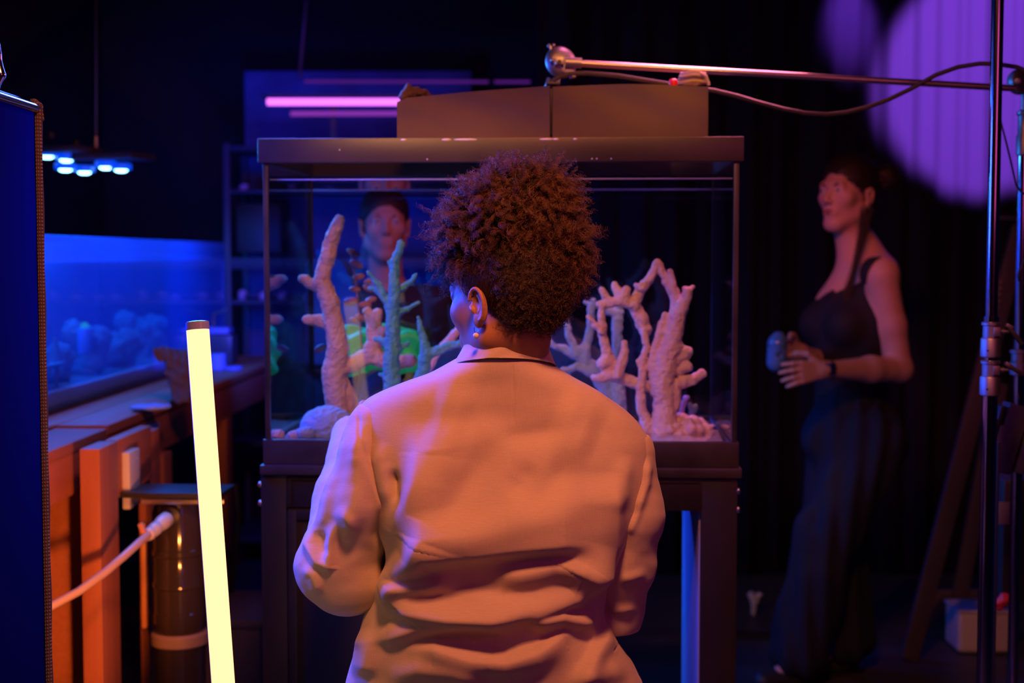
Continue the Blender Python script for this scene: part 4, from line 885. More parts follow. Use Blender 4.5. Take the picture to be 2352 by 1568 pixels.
# blue jug behind the tank
c = P(752, 830, 4.2); jz = P(752, 830, 4.2).z
jg = empty('water_jug', Vector((c.x, 4.2, .951)), 'bright blue plastic water jug behind the left part of the large aquarium', 'jug')
b = MB(); prof = [(700, 840), (835, 840), (835, 745), (825, 700), (805, 640), (792, 605), (780, 596), (712, 594), (700, 604)]
fr = [b.b.verts.new(P(x, y, 4.1)) for x, y in prof]; bk = [b.b.verts.new(P(x, y, 4.1) + Vector((0, .14, 0))) for x, y in prof]
b.b.faces.new(fr); b.b.faces.new(bk[::-1]); n = len(prof)
for i in range(n): b.b.faces.new((fr[i], fr[(i + 1) % n], bk[(i + 1) % n], bk[i]))
bmesh.ops.bevel(b.b, geom=b.b.edges[:], offset=.006, segments=3, affect='EDGES')
b.build('jug_body', mat('blue_plastic', (.02, .16, .60), .4), jg)
MB().lathe(P(745, 596, 4.17), [(.02, -.005), (.02, .012), (.024, .013), (.024, .03), (.02, .032)], 24).build('cap', mat('blue_cap', (.01, .08, .35), .4), jg)
jt = empty('side_table', Vector((c.x, 4.17, 0)), 'narrow dark table behind the large aquarium carrying the blue jug', 'table')
zt3 = P(760, 841, 4.1).z
MB().box((c.x + .03, 4.19, zt3 - .015), (.34, .30, .02), None, .003).build('table_top', M['standwood'], jt)
for dx in (-.12, .17):
    for dy in (-.12, .12): MB().box((c.x + dx, 4.19 + dy, (zt3 - .025) / 2), (.03, .03, zt3 - .025), None, .002).build('leg', M['standwood'], jt)

# ------------------------------------------------------------------ yellow tube light
ta, tb_ = P(453, 738, 2.28), P(518, 1640, 2.20)
td = (tb_ - ta).normalized(); ty = empty('light_tube', tb_ + td * .5, 'glowing warm yellow tube light standing upright left of the jacket', 'tube light')
rt = .0180; end = ta + td * ((ta.z - .02) / abs(td.z))
MB().tube([ta + td * .012, end - td * .03], rt, 32).build('glow_tube', emitter('warm_tube_glow', (1, .55, .27), 1.85), ty)
MB().lathe(ta, [(rt * .9, 0), (rt * 1.05, .001), (rt * 1.05, .013), (rt * .99, .014)], 32, td).build('end_cap', mat('clear_end_cap', (.32, .34, .75), .2, coat=.5), ty)
MB().tube([end - td * .035, end], rt * 1.1, 32).build('foot_cap', M['rubber'], ty)
# black backing strip on the tube's far side
MB().tube([ta + td * .004 + Vector((-.0165, .006, 0)), end + Vector((-.0165, .006, 0))], .0042, 8).build('backing_strip', mat('blue_grey_strip', (.1, .1, .25), .4), ty)

# ------------------------------------------------------------------ flag frame at the left edge
fl = empty('black_flag', P(90, 1568, 2.3), 'tall black fabric flag on a chrome frame at the left edge', 'flag')
A = P(84, 243, 2.3); dv = (P(0, 226, 2.17) - P(72, 241, 2.3)); dv.z = 0; dv.normalize()
zlo = .02
M['net'] = mat('black_flag_cloth', (.003, .005, .016), 1, 0, 0, bump=(900, .5, .0006))
nt = M['net'].node_tree; tlb = nt.nodes.new('ShaderNodeBsdfTranslucent'); tlb.inputs[0].default_value = (.015, .03, .35, 1); ms = nt.nodes.new('ShaderNodeMixShader'); ms.inputs[0].default_value = .10
nt.links.new(nt.nodes['Principled BSDF'].outputs[0], ms.inputs[1]); nt.links.new(tlb.outputs[0], ms.inputs[2]); nt.links.new(ms.outputs[0], nt.nodes['Material Output'].inputs[0])
v = []; f = []; na, nb = 20, 30
for i in range(na):
    for k in range(nb):
        s = i / (na - 1); t = k / (nb - 1); q = A + dv * (.005 + .62 * s); q = Vector((q.x, q.y, (A.z - .01) * (1 - t) + .05 * t)); v.append(q + Vector((0, .003 * math.sin(s * 9 + t * 4), 0)))
f = [(i * nb + k, (i + 1) * nb + k, (i + 1) * nb + k + 1, i * nb + k + 1) for i in range(na - 1) for k in range(nb - 1)]
link('cloth', mesh('cloth', v, f), M['net'], fl)
M['webbing'] = mat('woven_webbing', (.24, .15, .12), .85)
nt = M['webbing'].node_tree; wv = nt.nodes.new('ShaderNodeTexWave'); wv.bands_direction = 'Z'; wv.inputs['Scale'].default_value = 55; wv.inputs['Distortion'].default_value = 1.2
ck = nt.nodes.new('ShaderNodeTexWave'); ck.bands_direction = 'X'; ck.inputs['Scale'].default_value = 90
ma = nt.nodes.new('ShaderNodeMath'); ma.operation = 'MULTIPLY'; bp = nt.nodes.new('ShaderNodeBump'); bp.inputs['Strength'].default_value = 1; bp.inputs['Distance'].default_value = .0015; tc = nt.nodes.new('ShaderNodeTexCoord')
nt.links.new(tc.outputs['Object'], wv.inputs[0]); nt.links.new(tc.outputs['Object'], ck.inputs[0]); nt.links.new(wv.outputs['Fac'], ma.inputs[0]); nt.links.new(ck.outputs['Fac'], ma.inputs[1]); nt.links.new(ma.outputs[0], bp.inputs['Height']); nt.links.new(bp.outputs[0], nt.nodes['Principled BSDF'].inputs['Normal'])
mxw = nt.nodes.new('ShaderNodeMix'); mxw.data_type = 'RGBA'; mxw.inputs[6].default_value = (.07, .045, .04, 1); mxw.inputs[7].default_value = (.34, .2, .16, 1); nt.links.new(ma.outputs[0], mxw.inputs[0]); nt.links.new(mxw.outputs[2], nt.nodes['Principled BSDF'].inputs['Base Color'])
b = MB(); b.tube([Vector((A.x, A.y, zz)) + Vector((.0008 * math.sin(zz * 40), 0, 0)) for zz in np.linspace(A.z - .006, .03, 60)], .0082, 16); b.build('webbing_sleeve', M['webbing'], fl)
MB().tube([Vector((A.x, A.y, A.z - .004)) + dv * .008, Vector((A.x, A.y, A.z + .004)) + dv * .64], .0085, 20).build('top_tube', M['chrome'], fl)
F = Field(np.array(A) - .03, np.array(A) + .03, .0013)
F.ell(A + Vector((0, 0, -.001)), (.0098, .0098, .008), .004); F.ell(A + dv * .012, (.009, .009, .010), .004); F.cap(A + Vector((.006, 0, -.003)), A + Vector((.0095, 0, -.022)), .003, .0022, .003)
v, f = F.net(); v = v + normals(v, f) * lumps(v, 700, .0004, 3)[:, None]; link('frayed_corner', nmesh('frayed_corner', v, f), M['webbing'], fl)
ch = empty('spring_clamp', P(-6, 150, 2.17), 'shiny metal clamp tip poking in at the upper left edge', 'clamp')
F = Field(P(-60, 225, 2.15), P(30, 70, 2.2), .0016)
F.chain([(P(-8, 98, 2.17), .005), (P(-5, 125, 2.17), .0055), (P(-4, 145, 2.17), .006), (P(0, 172, 2.17), .0085), (P(-6, 190, 2.17), .006)], .006)
v, f = F.net(); link('clamp_tip', nmesh('clamp_tip', v, f), M['chrome'], ch)
MB().tube([P(-6, 190, 2.17), P(-8, 228, 2.17)], .004, 10).build('clamp_stem', M['chrome'], ch)
# ------------------------------------------------------------------ seated / leaning person in the jacket
YB = 2.36
p1 = empty('person', (P(1160, 784, YB).x, YB, 0), 'person with big curly brown hair in a pale oversized blazer, seen from behind', 'person')
hp1 = P(1168, 700, 2.36)
T1 = Matrix.Translation(hp1) @ Matrix.Rotation(math.radians(47), 4, 'Z') @ Matrix.Rotation(math.radians(-6), 4, 'X')
F = Field(np.array(hp1) - (.14, .15, .20), np.array(hp1) + (.14, .15, .145), .0019)
head_field(F, T1, 1.045)
nb = np.array(P(1172, 815, 2.395))
F.cap(T1 @ Vector((0, -.02, -.04)), nb + (0, .01, -.06), .054, .058, .03)
v, f = F.net(); v = lap(v, f, 1, .4)
# body below: built as one coarser surface and welded into the same mesh
pelvis = P(1150, 1560, 2.38)
F2 = Field((-.36, 2.15, .0), (.34, 2.95, 1.33), .009)
nk = nb + (0, .01, -.03)
F2.cap(nk, nk - (0, 0, .06), .052, .055, .02)
ch_ = np.array(P(1155, 1080, 2.39)); F2.ell(ch_, (.16, .085, .17), .04); F2.ell(np.array(pelvis) + (0, .02, .02), (.15, .095, .12), .05); F2.cap(ch_, np.array(pelvis), .10, .11, .05)
shL, shR = np.array(P(895, 985, 2.39)), np.array(P(1425, 1040, 2.39)); F2.cap(shL, shR, .045, .045, .03)
elL, elR = np.array(P(775, 1325, 2.42)), np.array(P(1430, 1340, 2.42)); wrL = np.array(P(812, 1000, 2.70)); wrR = np.array(P(1330, 1330, 2.66))
for s_, e_, w_ in ((shL, elL, wrL), (shR, elR, wrR)): F2.cap(s_, e_, .043, .036, .02).cap(e_, w_, .036, .024, .02)
px_, pz_ = pelvis.x, pelvis.z
for s_ in (-1, 1):
    hpj = np.array((px_ + s_ * .085, 2.40, pz_ - .02)); kn = np.array((px_ + s_ * .11, 2.47, .42)); an = np.array((px_ + s_ * .12, 2.36, .09))
    F2.cap(hpj, kn, .078, .052, .03).cap(kn, an, .050, .034, .02).cap(an, an + (s_ * .01, .13, -.045), .035, .026, .02).ell(an + (0, -.03, -.05), (.03, .035, .03), .02)
v2, f2 = F2.net()
F3 = Field(np.minimum(wrL - .13, wrR - .13).tolist()[0:0] or (wrL - .13), wrL + .14, .0024)
F3.cap(elL * .2 + wrL * .8, wrL, .027, .024, .01)
hand_field(F3, wrL, (.55, .6, .22), (.5, .2, -.9), (-.5, .3, .8), .175, .8)
v3, f3 = F3.net()
F4 = Field(wrR - .13, wrR + .13, .0024); F4.cap(elR * .2 + wrR * .8, wrR, .027, .024, .01)
hand_field(F4, wrR, (-.8, .5, .1), (0, .5, -.8), (.2, .8, .5), .175, .8)
v4, f4 = F4.net()
o1, o2, o3 = len(v), len(v) + len(v2), len(v) + len(v2) + len(v3)
body = link('body', nmesh('body', np.concatenate([v, v2, v3, v4]), np.concatenate([f, f2 + o1, f3 + o2, f4 + o3])), M['skin1'], p1)
M['eye'] = mat('eye_white', (.7, .66, .62), .15); M['iris'] = mat('dark_iris', (.02, .01, .008), .1)
def eyes(Tm, par, d=.0735, spread=.031):
    for s_ in (-1, 1):
        c = Tm @ Vector((s_ * spread, d + .0045, .0155)); e = MB().ball(c, .0125, 16).build('eye', M['eye'], par)
        fw = (Tm.to_3x3() @ Vector((0, 1, 0))).normalized(); MB().ball(c + fw * .0072, .0064, 12).build('iris', M['iris'], e)
M['brow'] = mat('dark_brow', (.02, .012, .01), .8)
def brows(Tm, par, w=1.0):
    for s_ in (-1, 1):
        pts = [Tm @ Vector((s_ * x, y, z)) for x, y, z in ((.017, .090, .032), (.028, .0888, .036), (.039, .0815, .036), (.046, .0725, .031))]
        MB().tube(pts, [q_ * w for q_ in (.0018, .0024, .002, .0008)], 8).build('eyebrow', M['brow'], par)
T1s = T1 @ Matrix.Scale(1.045, 4); eyes(T1s, p1); brows(T1s, p1)
M['lip'] = mat('lips', (.42, .12, .10), .4)
# pearl earring
er = T1 @ Vector((-.085, -.004, -.034))
ep = MB().ball(er + Vector((0, 0, -.014)), .0050, 16).build('earring', mat('pearl', (.85, .78, .68), .18, coat=.6), p1)
MB().tube([er + Vector((.001 + .004 * math.sin(a), -.001, -.003 + .007 * math.cos(a))) for a in np.linspace(-.3, 5.2, 14)], .0006, 6).build('earring_hook', M['steel'], ep)

# hair: dark close cap, puff core, curls
M['haircap'] = mat('close_dark_hair', (.022, .010, .007), .6, bump=(420, .6, .0012))
capF = Field(np.array(hp1) - (.15, .16, .17), np.array(hp1) + (.15, .16, .20), .0024)
R1 = np.array(T1.to_3x3())
capF.ell(T1 @ Vector((0, -.017, .048)), np.array((.0805, .0970, .089)), .01, R1)
capF.ell(T1 @ Vector((0, -.048, -.006)), np.array((.056, .052, .044)), .035, R1)
# keep the face and ears free
capF.ell(T1 @ Vector((0, .085, -.035)), np.array((.10, .078, .105)), .006, R1, cut=True)
capF.ell(T1 @ Vector((-.09, .006, -.028)), np.array((.034, .040, .055)), .006, R1, cut=True)
capF.ell(T1 @ Vector((.09, .006, -.028)), np.array((.034, .040, .055)), .006, R1, cut=True)
capF.ell(T1 @ Vector((-.085, -.045, -.085)), np.array((.045, .045, .05)), .006, R1, cut=True)
v, f = capF.net(); v = lap(v, f, 1, .4); haircap = link('hair', nmesh('hair', v, f), M['haircap'], p1)
capv, capn = v, normals(v, f)
puffs = [((1185, 510, 2.365), (.112, .11, .090)), ((1120, 500, 2.37), (.075, .075, .065)), ((1258, 560, 2.37), (.068, .08, .090)), ((1240, 640, 2.40), (.062, .06, .060)), ((1070, 560, 2.36), (.042, .06, .048)), ((1052, 590, 2.42), (.026, .04, .036)), ((1200, 440, 2.37), (.085, .08, .050))]
core = Field(np.array(hp1) - (.20, .16, .10), np.array(hp1) + (.20, .16, .25), .004)
for c, r in puffs: core.ell(P(*c), np.array(r) * .84, .02)
v, f = core.net(); v = v + normals(v, f) * (lumps(v, 90, .004, 3))[:, None]
M['haircore'] = mat('dark_hair_inner', (.010, .004, .003), .9, bump=(250, 1, .004))
link('hair_inner', nmesh('hair_inner', v, f), M['haircore'], haircap)
corev, coren = v, normals(v, f)
mh = bpy.data.materials.new('curly_brown_hair'); mh.use_nodes = True; nt = mh.node_tree; nt.nodes.clear()
out = nt.nodes.new('ShaderNodeOutputMaterial'); hb = nt.nodes.new('ShaderNodeBsdfPrincipled')
hi = nt.nodes.new('ShaderNodeHairInfo'); cr = nt.nodes.new('ShaderNodeValToRGB'); cr.color_ramp.elements[0].color = (.030, .012, .007, 1); cr.color_ramp.elements[1].color = (.20, .085, .048, 1)
nt.links.new(hi.outputs['Random'], cr.inputs[0]); nt.links.new(cr.outputs[0], hb.inputs['Base Color']); hb.inputs['Roughness'].default_value = .42; nt.links.new(hb.outputs[0], out.inputs[0])
def strands(name, lines, radii, m, par):
    cu = bpy.data.hair_curves.new(name); cu.add_curves([len(l) for l in lines])
    pos = np.concatenate(lines).astype(np.float32)
    cu.attributes['position'].data.foreach_set('vector', pos.ravel())
    ra = cu.attributes.get('radius') or cu.attributes.new('radius', 'FLOAT', 'POINT')
    ra.data.foreach_set('value', np.concatenate(radii).astype(np.float32))
    o = bpy.data.objects.new(name, cu); COL.objects.link(o); cu.materials.append(m)
    o.parent = par; o.matrix_parent_inverse = world_of(par).inverted(); return o
rg = np.random.default_rng(12)
lines, rad = [], []
# clumps of curls leave the inner volume and end near the puff surface
NC = 2300; idx = rg.choice(len(corev), NC, replace=False)
cen = np.array(P(1190, 560, 2.38))
for i in idx:
    p0 = corev[i]; n = coren[i]
    if p0[2] < hp1.z - .045: continue
    lowback = p0[2] < hp1.z + .045
    d = n + rg.normal(size=3) * .35 + (np.array((0, 0, -.75)) if rg.random() < .55 else np.array((0, 0, .1)))
    d /= np.linalg.norm(d); L = rg.uniform(.022, .050) * (.8 if lowback else 1)
    if rg.random() < .03: L *= 1.35
    x = np.cross(d, rg.normal(size=3)); x /= np.linalg.norm(x); y = np.cross(d, x)
    R = rg.uniform(.0022, .0050); turns = rg.uniform(2.2, 4.6); ph = rg.uniform(0, 6.28); g_ = rg.uniform(.0, .012)
    ns = 9 if True else 4
    for k in range(ns):
        m_ = 20; t = np.linspace(0, 1, m_); a = ph + rg.normal() * .35 + t * turns * 6.283 * rg.uniform(.92, 1.08); Rk = R * rg.uniform(.75, 1.25) * (.55 + .45 * t)
        off = rg.normal(size=3) * .0016
        pt = p0 - n * .006 + off + d[None] * (t * L * rg.uniform(.8, 1.12))[:, None] + x[None] * (np.cos(a) * Rk)[:, None] + y[None] * (np.sin(a) * Rk)[:, None]
        pt[:, 2] -= g_ * t ** 2
        lines.append(pt); rad.append(np.full(m_, .00026) * (1 - .5 * t))
strands('curls', lines, rad, mh, haircap); lines, rad = [], []
# close hair: straight and swept up beside the ear, small tight curls over the back
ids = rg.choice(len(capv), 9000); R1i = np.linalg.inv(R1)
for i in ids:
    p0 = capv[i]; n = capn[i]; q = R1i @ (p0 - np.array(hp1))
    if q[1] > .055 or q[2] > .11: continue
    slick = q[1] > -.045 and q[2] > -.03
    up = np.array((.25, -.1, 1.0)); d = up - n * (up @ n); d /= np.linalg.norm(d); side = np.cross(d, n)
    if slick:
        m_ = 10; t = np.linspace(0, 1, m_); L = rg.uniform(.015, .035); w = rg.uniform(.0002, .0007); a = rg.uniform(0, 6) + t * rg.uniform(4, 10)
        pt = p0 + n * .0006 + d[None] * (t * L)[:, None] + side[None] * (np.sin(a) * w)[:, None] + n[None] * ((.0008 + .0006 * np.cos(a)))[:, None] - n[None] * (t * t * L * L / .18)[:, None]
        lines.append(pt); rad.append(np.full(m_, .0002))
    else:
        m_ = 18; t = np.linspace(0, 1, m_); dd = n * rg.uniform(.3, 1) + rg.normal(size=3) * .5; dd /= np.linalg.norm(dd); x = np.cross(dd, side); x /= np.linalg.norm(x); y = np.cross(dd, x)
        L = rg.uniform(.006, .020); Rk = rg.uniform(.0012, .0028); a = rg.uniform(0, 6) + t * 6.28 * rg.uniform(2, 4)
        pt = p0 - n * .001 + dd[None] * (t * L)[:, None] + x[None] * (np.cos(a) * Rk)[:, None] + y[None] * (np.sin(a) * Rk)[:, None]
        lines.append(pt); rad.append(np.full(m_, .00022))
mh3 = mh.copy(); mh3.name = 'shaded_close_curls'; c3 = [n for n in mh3.node_tree.nodes if n.type == 'VALTORGB'][0]
c3.color_ramp.elements[0].color = (.012, .006, .004, 1); c3.color_ramp.elements[1].color = (.09, .04, .024, 1)  # darker copy for the short close hair, with lower shade put in its colour
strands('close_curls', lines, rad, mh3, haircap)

# ---------------- jacket
M['jacket'] = mat('pale_suiting', (.62, .50, .43), .85, sheen=.15)
nt = M['jacket'].node_tree; b_ = nt.nodes['Principled BSDF']; tc = nt.nodes.new('ShaderNodeTexCoord'); mp = nt.nodes.new('ShaderNodeMapping')
n1 = nt.nodes.new('ShaderNodeTexNoise'); n1.inputs['Scale'].default_value = 1; n1.inputs['Detail'].default_value = 2; mp.inputs['Scale'].default_value = (900, 900, 60)
n2 = nt.nodes.new('ShaderNodeTexNoise'); n2.inputs['Scale'].default_value = 1; n2.inputs['Detail'].default_value = 2; mp2 = nt.nodes.new('ShaderNodeMapping'); mp2.inputs['Scale'].default_value = (60, 60, 900)
ad = nt.nodes.new('ShaderNodeMath'); ad.operation = 'ADD'; mr = nt.nodes.new('ShaderNodeMapRange'); mr.inputs[1].default_value = .7; mr.inputs[2].default_value = 1.3
mx = nt.nodes.new('ShaderNodeMix'); mx.data_type = 'RGBA'; mx.inputs[6].default_value = (.57, .455, .39, 1); mx.inputs[7].default_value = (.65, .525, .455, 1)
bp = nt.nodes.new('ShaderNodeBump'); bp.inputs['Strength'].default_value = .25; bp.inputs['Distance'].default_value = .0005
for m_, n_ in ((mp, n1), (mp2, n2)): nt.links.new(tc.outputs['Object'], m_.inputs[0]); nt.links.new(m_.outputs[0], n_.inputs['Vector'])
nt.links.new(n1.outputs['Fac'], ad.inputs[0]); nt.links.new(n2.outputs['Fac'], ad.inputs[1]); nt.links.new(ad.outputs[0], mr.inputs[0]); nt.links.new(mr.outputs[0], mx.inputs[0]); nt.links.new(mx.outputs[2], b_.inputs['Base Color'])
nt.links.new(ad.outputs[0], bp.inputs['Height']); nt.links.new(bp.outputs[0], b_.inputs['Normal'])

# rows: (xl, yl, xr, yr, half depth, axis Y)
rows = [(1080, 800, 1245, 800, .080, 2.385), (1052, 826, 1268, 838, .084, 2.387), (1000, 853, 1315, 868, .087, 2.39), (935, 878, 1378, 905, .090, 2.395), (870, 905, 1435, 945, .096, 2.40),
        (829, 935, 1474, 985, .098, 2.40), (815, 985, 1490, 1030, .110, 2.40), (826, 1070, 1486, 1110, .124, 2.40), (850, 1160, 1462, 1190, .130, 2.40), (886, 1245, 1420, 1265, .130, 2.40),
        (896, 1300, 1398, 1320, .128, 2.40), (872, 1350, 1388, 1372, .130, 2.40), (842, 1410, 1385, 1425, .136, 2.40), (826, 1460, 1410, 1470, .142, 2.40), (808, 1530, 1458, 1535, .148, 2.41), (795, 1590, 1482, 1600, .152, 2.41), (782, 1680, 1500, 1690, .155, 2.41)]
rows = np.array(rows, float)
def catmull(A, n):
    m = len(A); out = []
    for s in np.linspace(0, m - 1 - 1e-6, n):
        i = int(s); t = s - i; p0, p1_, p2_, p3 = A[max(i - 1, 0)], A[i], A[i + 1], A[min(i + 2, m - 1)]
        out.append(.5 * ((2 * p1_) + (-p0 + p2_) * t + (2 * p0 - 5 * p1_ + 4 * p2_ - p3) * t * t + (-p0 + 3 * p1_ - 3 * p2_ + p3) * t ** 3))
    return np.array(out)
NR, NT = 420, 560
RR = catmull(rows, NR); V_ = np.zeros((NR, NT, 3))
th = np.linspace(0, 2 * math.pi, NT, endpoint=False)
cs, sn = np.cos(th), np.sin(th); ex = 2 / 2.35
ux = np.sign(cs) * np.abs(cs) ** ex; uy = np.sign(sn) * np.abs(sn) ** ex
for i, r in enumerate(RR):
    L_, R_2 = np.array(P(r[0], r[1], r[5])), np.array(P(r[2], r[3], r[5])); C_ = (L_ + R_2) / 2; H_ = (R_2 - L_) / 2
    V_[i] = C_ + H_[None] * ux[:, None]; V_[i, :, 1] = r[5] + uy * r[4]
    back = uy < 0
    V_[i, back, 2] += .012 * np.clip(1 - abs(ux[back]), 0, 1) * (1 if i < 110 else max(0, 1 - (i - 110) / 80))
V_ = V_.reshape(-1, 3)
fq = np.array([(i * NT + k, i * NT + (k + 1) % NT, (i + 1) * NT + (k + 1) % NT, (i + 1) * NT + k) for i in range(NR - 1) for k in range(NT)])
def backfolds(v, nrm, folds, amp=1.0):
    px, py = proj(v); h = np.zeros(len(v))
    for F_ in folds: h += fold(px, py, *F_)
    w = np.clip((-nrm[:, 1] + .35) / .6, 0, 1)
    d = nrm * .45 + np.array((0, -1, 0)) * .55
    return v + d * (h * w * amp)[:, None]
# (polyline, height in metres, soft side px (left of travel), soft side px (right of travel), end taper)
folds = [
    # big blouson above the waist, steep below
    ([(900, 1330), (985, 1262), (1090, 1262), (1200, 1250), (1290, 1240), (1370, 1240)], .034, 105, 26, .22),
    ([(1120, 1330), (1200, 1318), (1270, 1302), (1330, 1306), (1375, 1330)], .020, 22, 34, .3),
    ([(860, 1378), (930, 1352), (1010, 1338), (1060, 1350)], .018, 24, 17, .3),
    ([(1010, 1352), (1080, 1372), (1150, 1395), (1230, 1385), (1300, 1350)], .012, 22, 30, .4),
    # the long lit roll that ends in the sharp pinch at the right
    ([(850, 1392), (930, 1400), (1030, 1412), (1130, 1416), (1230, 1404), (1320, 1370), (1375, 1310), (1392, 1240)], .026, 34, 20, .15),
    ([(1195, 1432), (1235, 1428), (1290, 1415), (1345, 1425), (1362, 1470)], .022, 14, 20, .3),
    # deep swoosh over the skirt
    ([(830, 1470), (900, 1462), (960, 1440), (1060, 1428), (1150, 1432), (1215, 1432)], .022, 34, 17, .25),
    ([(920, 1500), (1000, 1490), (1080, 1512), (1160, 1520), (1230, 1500), (1290, 1462), (1340, 1450)], .026, 16, 34, .25),
    ([(880, 1560), (960, 1535), (1040, 1545), (1130, 1570)], .016, 22, 28, .3),
    ([(1395, 1400), (1385, 1470), (1350, 1530), (1320, 1580)], .022, 26, 14, .25),
    ([(1300, 1600), (1340, 1560), (1400, 1540), (1450, 1560)], .014, 26, 26, .3),
    # left side: ridges whose left flanks catch the blue light
    ([(955, 965), (968, 1040), (960, 1110), (940, 1170), (915, 1215), (905, 1260)], .034, 80, 30, .5),
    ([(982, 1160), (986, 1225), (962, 1275), (922, 1315), (880, 1345), (850, 1385)], .036, 80, 32, .35),
    ([(905, 1070), (912, 1120), (922, 1170)], -.016, 14, 16, .35),
    ([(880, 1010), (872, 1060), (888, 1120), (905, 1170)], .012, 18, 22, .3),
    ([(835, 1440), (845, 1490), (840, 1560)], .018, 22, 24, .3),
    ([(930, 1330), (905, 1375), (880, 1400)], .012, 16, 16, .3),
    ([(1432, 1490), (1452, 1518), (1474, 1562)], -.006, 3, 5, .2), ([(1425, 1470), (1400, 1500)], -.003, 3, 3, .3),
    # soft diagonals from the blades
    ([(1150, 990), (1110, 1060), (1060, 1130), (1005, 1225)], -.010, 34, 34, .35),
    ([(1120, 1010), (1200, 1000), (1330, 990)], -.006, 22, 30, .4),
    ([(1370, 1130), (1290, 1165), (1180, 1190), (1060, 1230), (985, 1270)], .010, 40, 40, .35),
    ([(1330, 1040), (1260, 1120), (1200, 1190)], -.008, 30, 30, .4),
    ([(1230, 1060), (1200, 1110), (1160, 1140)], -.006, 26, 26, .4),
    ([(1060, 960), (1040, 1040), (1010, 1110)], .006, 40, 40, .4),
    # back panel edge at the right arm
    ([(1404, 1080), (1406, 1160), (1403, 1245), (1375, 1330), (1352, 1375)], .026, 20, 90, .25),
    ([(1440, 1040), (1430, 1110), (1425, 1180)], .010, 20, 24, .35),
    # shoulder blade masses
    ([(980, 950), (1080, 985)], .008, 90, 90, .4), ([(1260, 960), (1380, 1010)], .010, 90, 90, .4),
    # centre back seam
    ([(1178, 835), (1180, 950), (1168, 1120), (1158, 1250), (1150, 1400), (1112, 1580)], -.0016, 2.2, 2.2, .02)]
nrm = normals(V_, fq); nrm = -nrm if (nrm[:, 1] * (V_[:, 1] - 2.4)).sum() < 0 else nrm
V_ = backfolds(V_, nrm, folds)
V_ = V_ + nrm * lumps(V_, 22, .0006, 8)[:, None]
jb = nmesh('jacket', V_, fq); jacket = link('jacket', jb, M['jacket'], p1)
so = jacket.modifiers.new('thickness', 'SOLIDIFY'); so.thickness = .0022; so.offset = -1

def sleeve(caps, ells, lo, hi, folds, nm, h=.0028, cutcap=None, k=.03):
    F = Field(lo, hi, h)
    for a, b2, ra, rb_ in caps: F.cap(a, b2, ra, rb_, k)
    for c, r in ells: F.ell(c, r, .03)
    if cutcap: F.cap(*cutcap, k=0, cut=True)
    v, f = F.net(); v = lap(v, f, 2, .5); n = normals(v, f)
    n = n if (n * (v - v.mean(0))).sum() > 0 else -n
    v = backfolds(v, n, folds); v = v + n * lumps(v, 30, .0006, 3)[:, None]
    return link(nm, nmesh(nm, v, f), M['jacket'], jacket)
g_ = lambda x, y, Y: np.array(P(x, y, Y))
sleeve([(g_(868, 985, 2.385), g_(842, 1150, 2.385), .052, .064), (g_(842, 1150, 2.385), g_(778, 1300, 2.40), .064, .064), (g_(778, 1300, 2.40), g_(800, 1330, 2.40), .064, .052),
        (g_(778, 1300, 2.42), g_(796, 1150, 2.56), .066, .056), (g_(796, 1150, 2.56), g_(812, 1000, 2.70), .054, .041)], [(g_(815, 1345, 2.40), (.058, .055, .040))],
       g_(600, 1480, 2.25), g_(1000, 900, 2.80) + (0, 0, .02), [
        ([(822, 960), (815, 1040), (822, 1110), (815, 1180), (790, 1250)], .020, 26, 42, .25),
        ([(830, 960), (838, 1050), (880, 1150), (898, 1230)], .010, 16, 22, .2),
        ([(820, 940), (828, 990), (846, 1060), (868, 1130), (893, 1200)], -.0035, 4, 4, .1),
        ([(775, 1060), (752, 1120), (740, 1190), (700, 1240)], .010, 16, 22, .3),
        ([(715, 1205), (708, 1250), (730, 1290), (755, 1300), (760, 1250), (772, 1190)], .014, 14, 11, .2),
        ([(735, 1215), (738, 1255), (748, 1280)], -.010, 14, 14, .3),
        ([(780, 1160), (805, 1190), (815, 1230)], .010, 14, 16, .35),
        ([(690, 1300), (720, 1320), (735, 1370)], .009, 12, 12, .3),
        ([(885, 1150), (868, 1230), (880, 1270)], -.010, 14, 14, .3)], 'sleeve',
       cutcap=(g_(813, 1000, 2.71), g_(822, 955, 2.75), .034, .048))
sleeve([(g_(1440, 1040, 2.395), g_(1442, 1180, 2.40), .048, .057), (g_(1442, 1180, 2.40), g_(1424, 1300, 2.41), .057, .054), (g_(1424, 1300, 2.41), g_(1405, 1410, 2.44), .054, .044),
        (g_(1410, 1390, 2.44), g_(1360, 1360, 2.60), .048, .042)], [(g_(1410, 1420, 2.44), (.036, .045, .035))],
       g_(1250, 1520, 2.25), g_(1560, 950, 2.72), [
        ([(1490, 1040), (1482, 1110), (1462, 1180), (1430, 1245)], .012, 11, 13, .2),
        ([(1450, 1160), (1460, 1260), (1440, 1340)], .008, 24, 24, .35),
        ([(1492, 1310), (1450, 1325), (1410, 1330)], .008, 14, 14, .35),
        ([(1470, 1390), (1430, 1400), (1390, 1400)], .008, 14, 14, .35),
        ([(1400, 1250), (1440, 1220), (1470, 1150)], -.008, 14, 14, .3)], 'sleeve')
# frayed cuff at the left
# collar
nC = 240; thC = np.linspace(0, 2 * math.pi, nC, endpoint=False)
def cring(cx_, cy_, Y, hw, hd_, tilt):
    c = g_(cx_, cy_, Y); w = hw / FPX * Y
    return np.stack([c[0] + w * np.cos(thC), Y + hd_ * np.sin(thC), c[2] + tilt * np.sin(thC) + .0 * thC], 1)
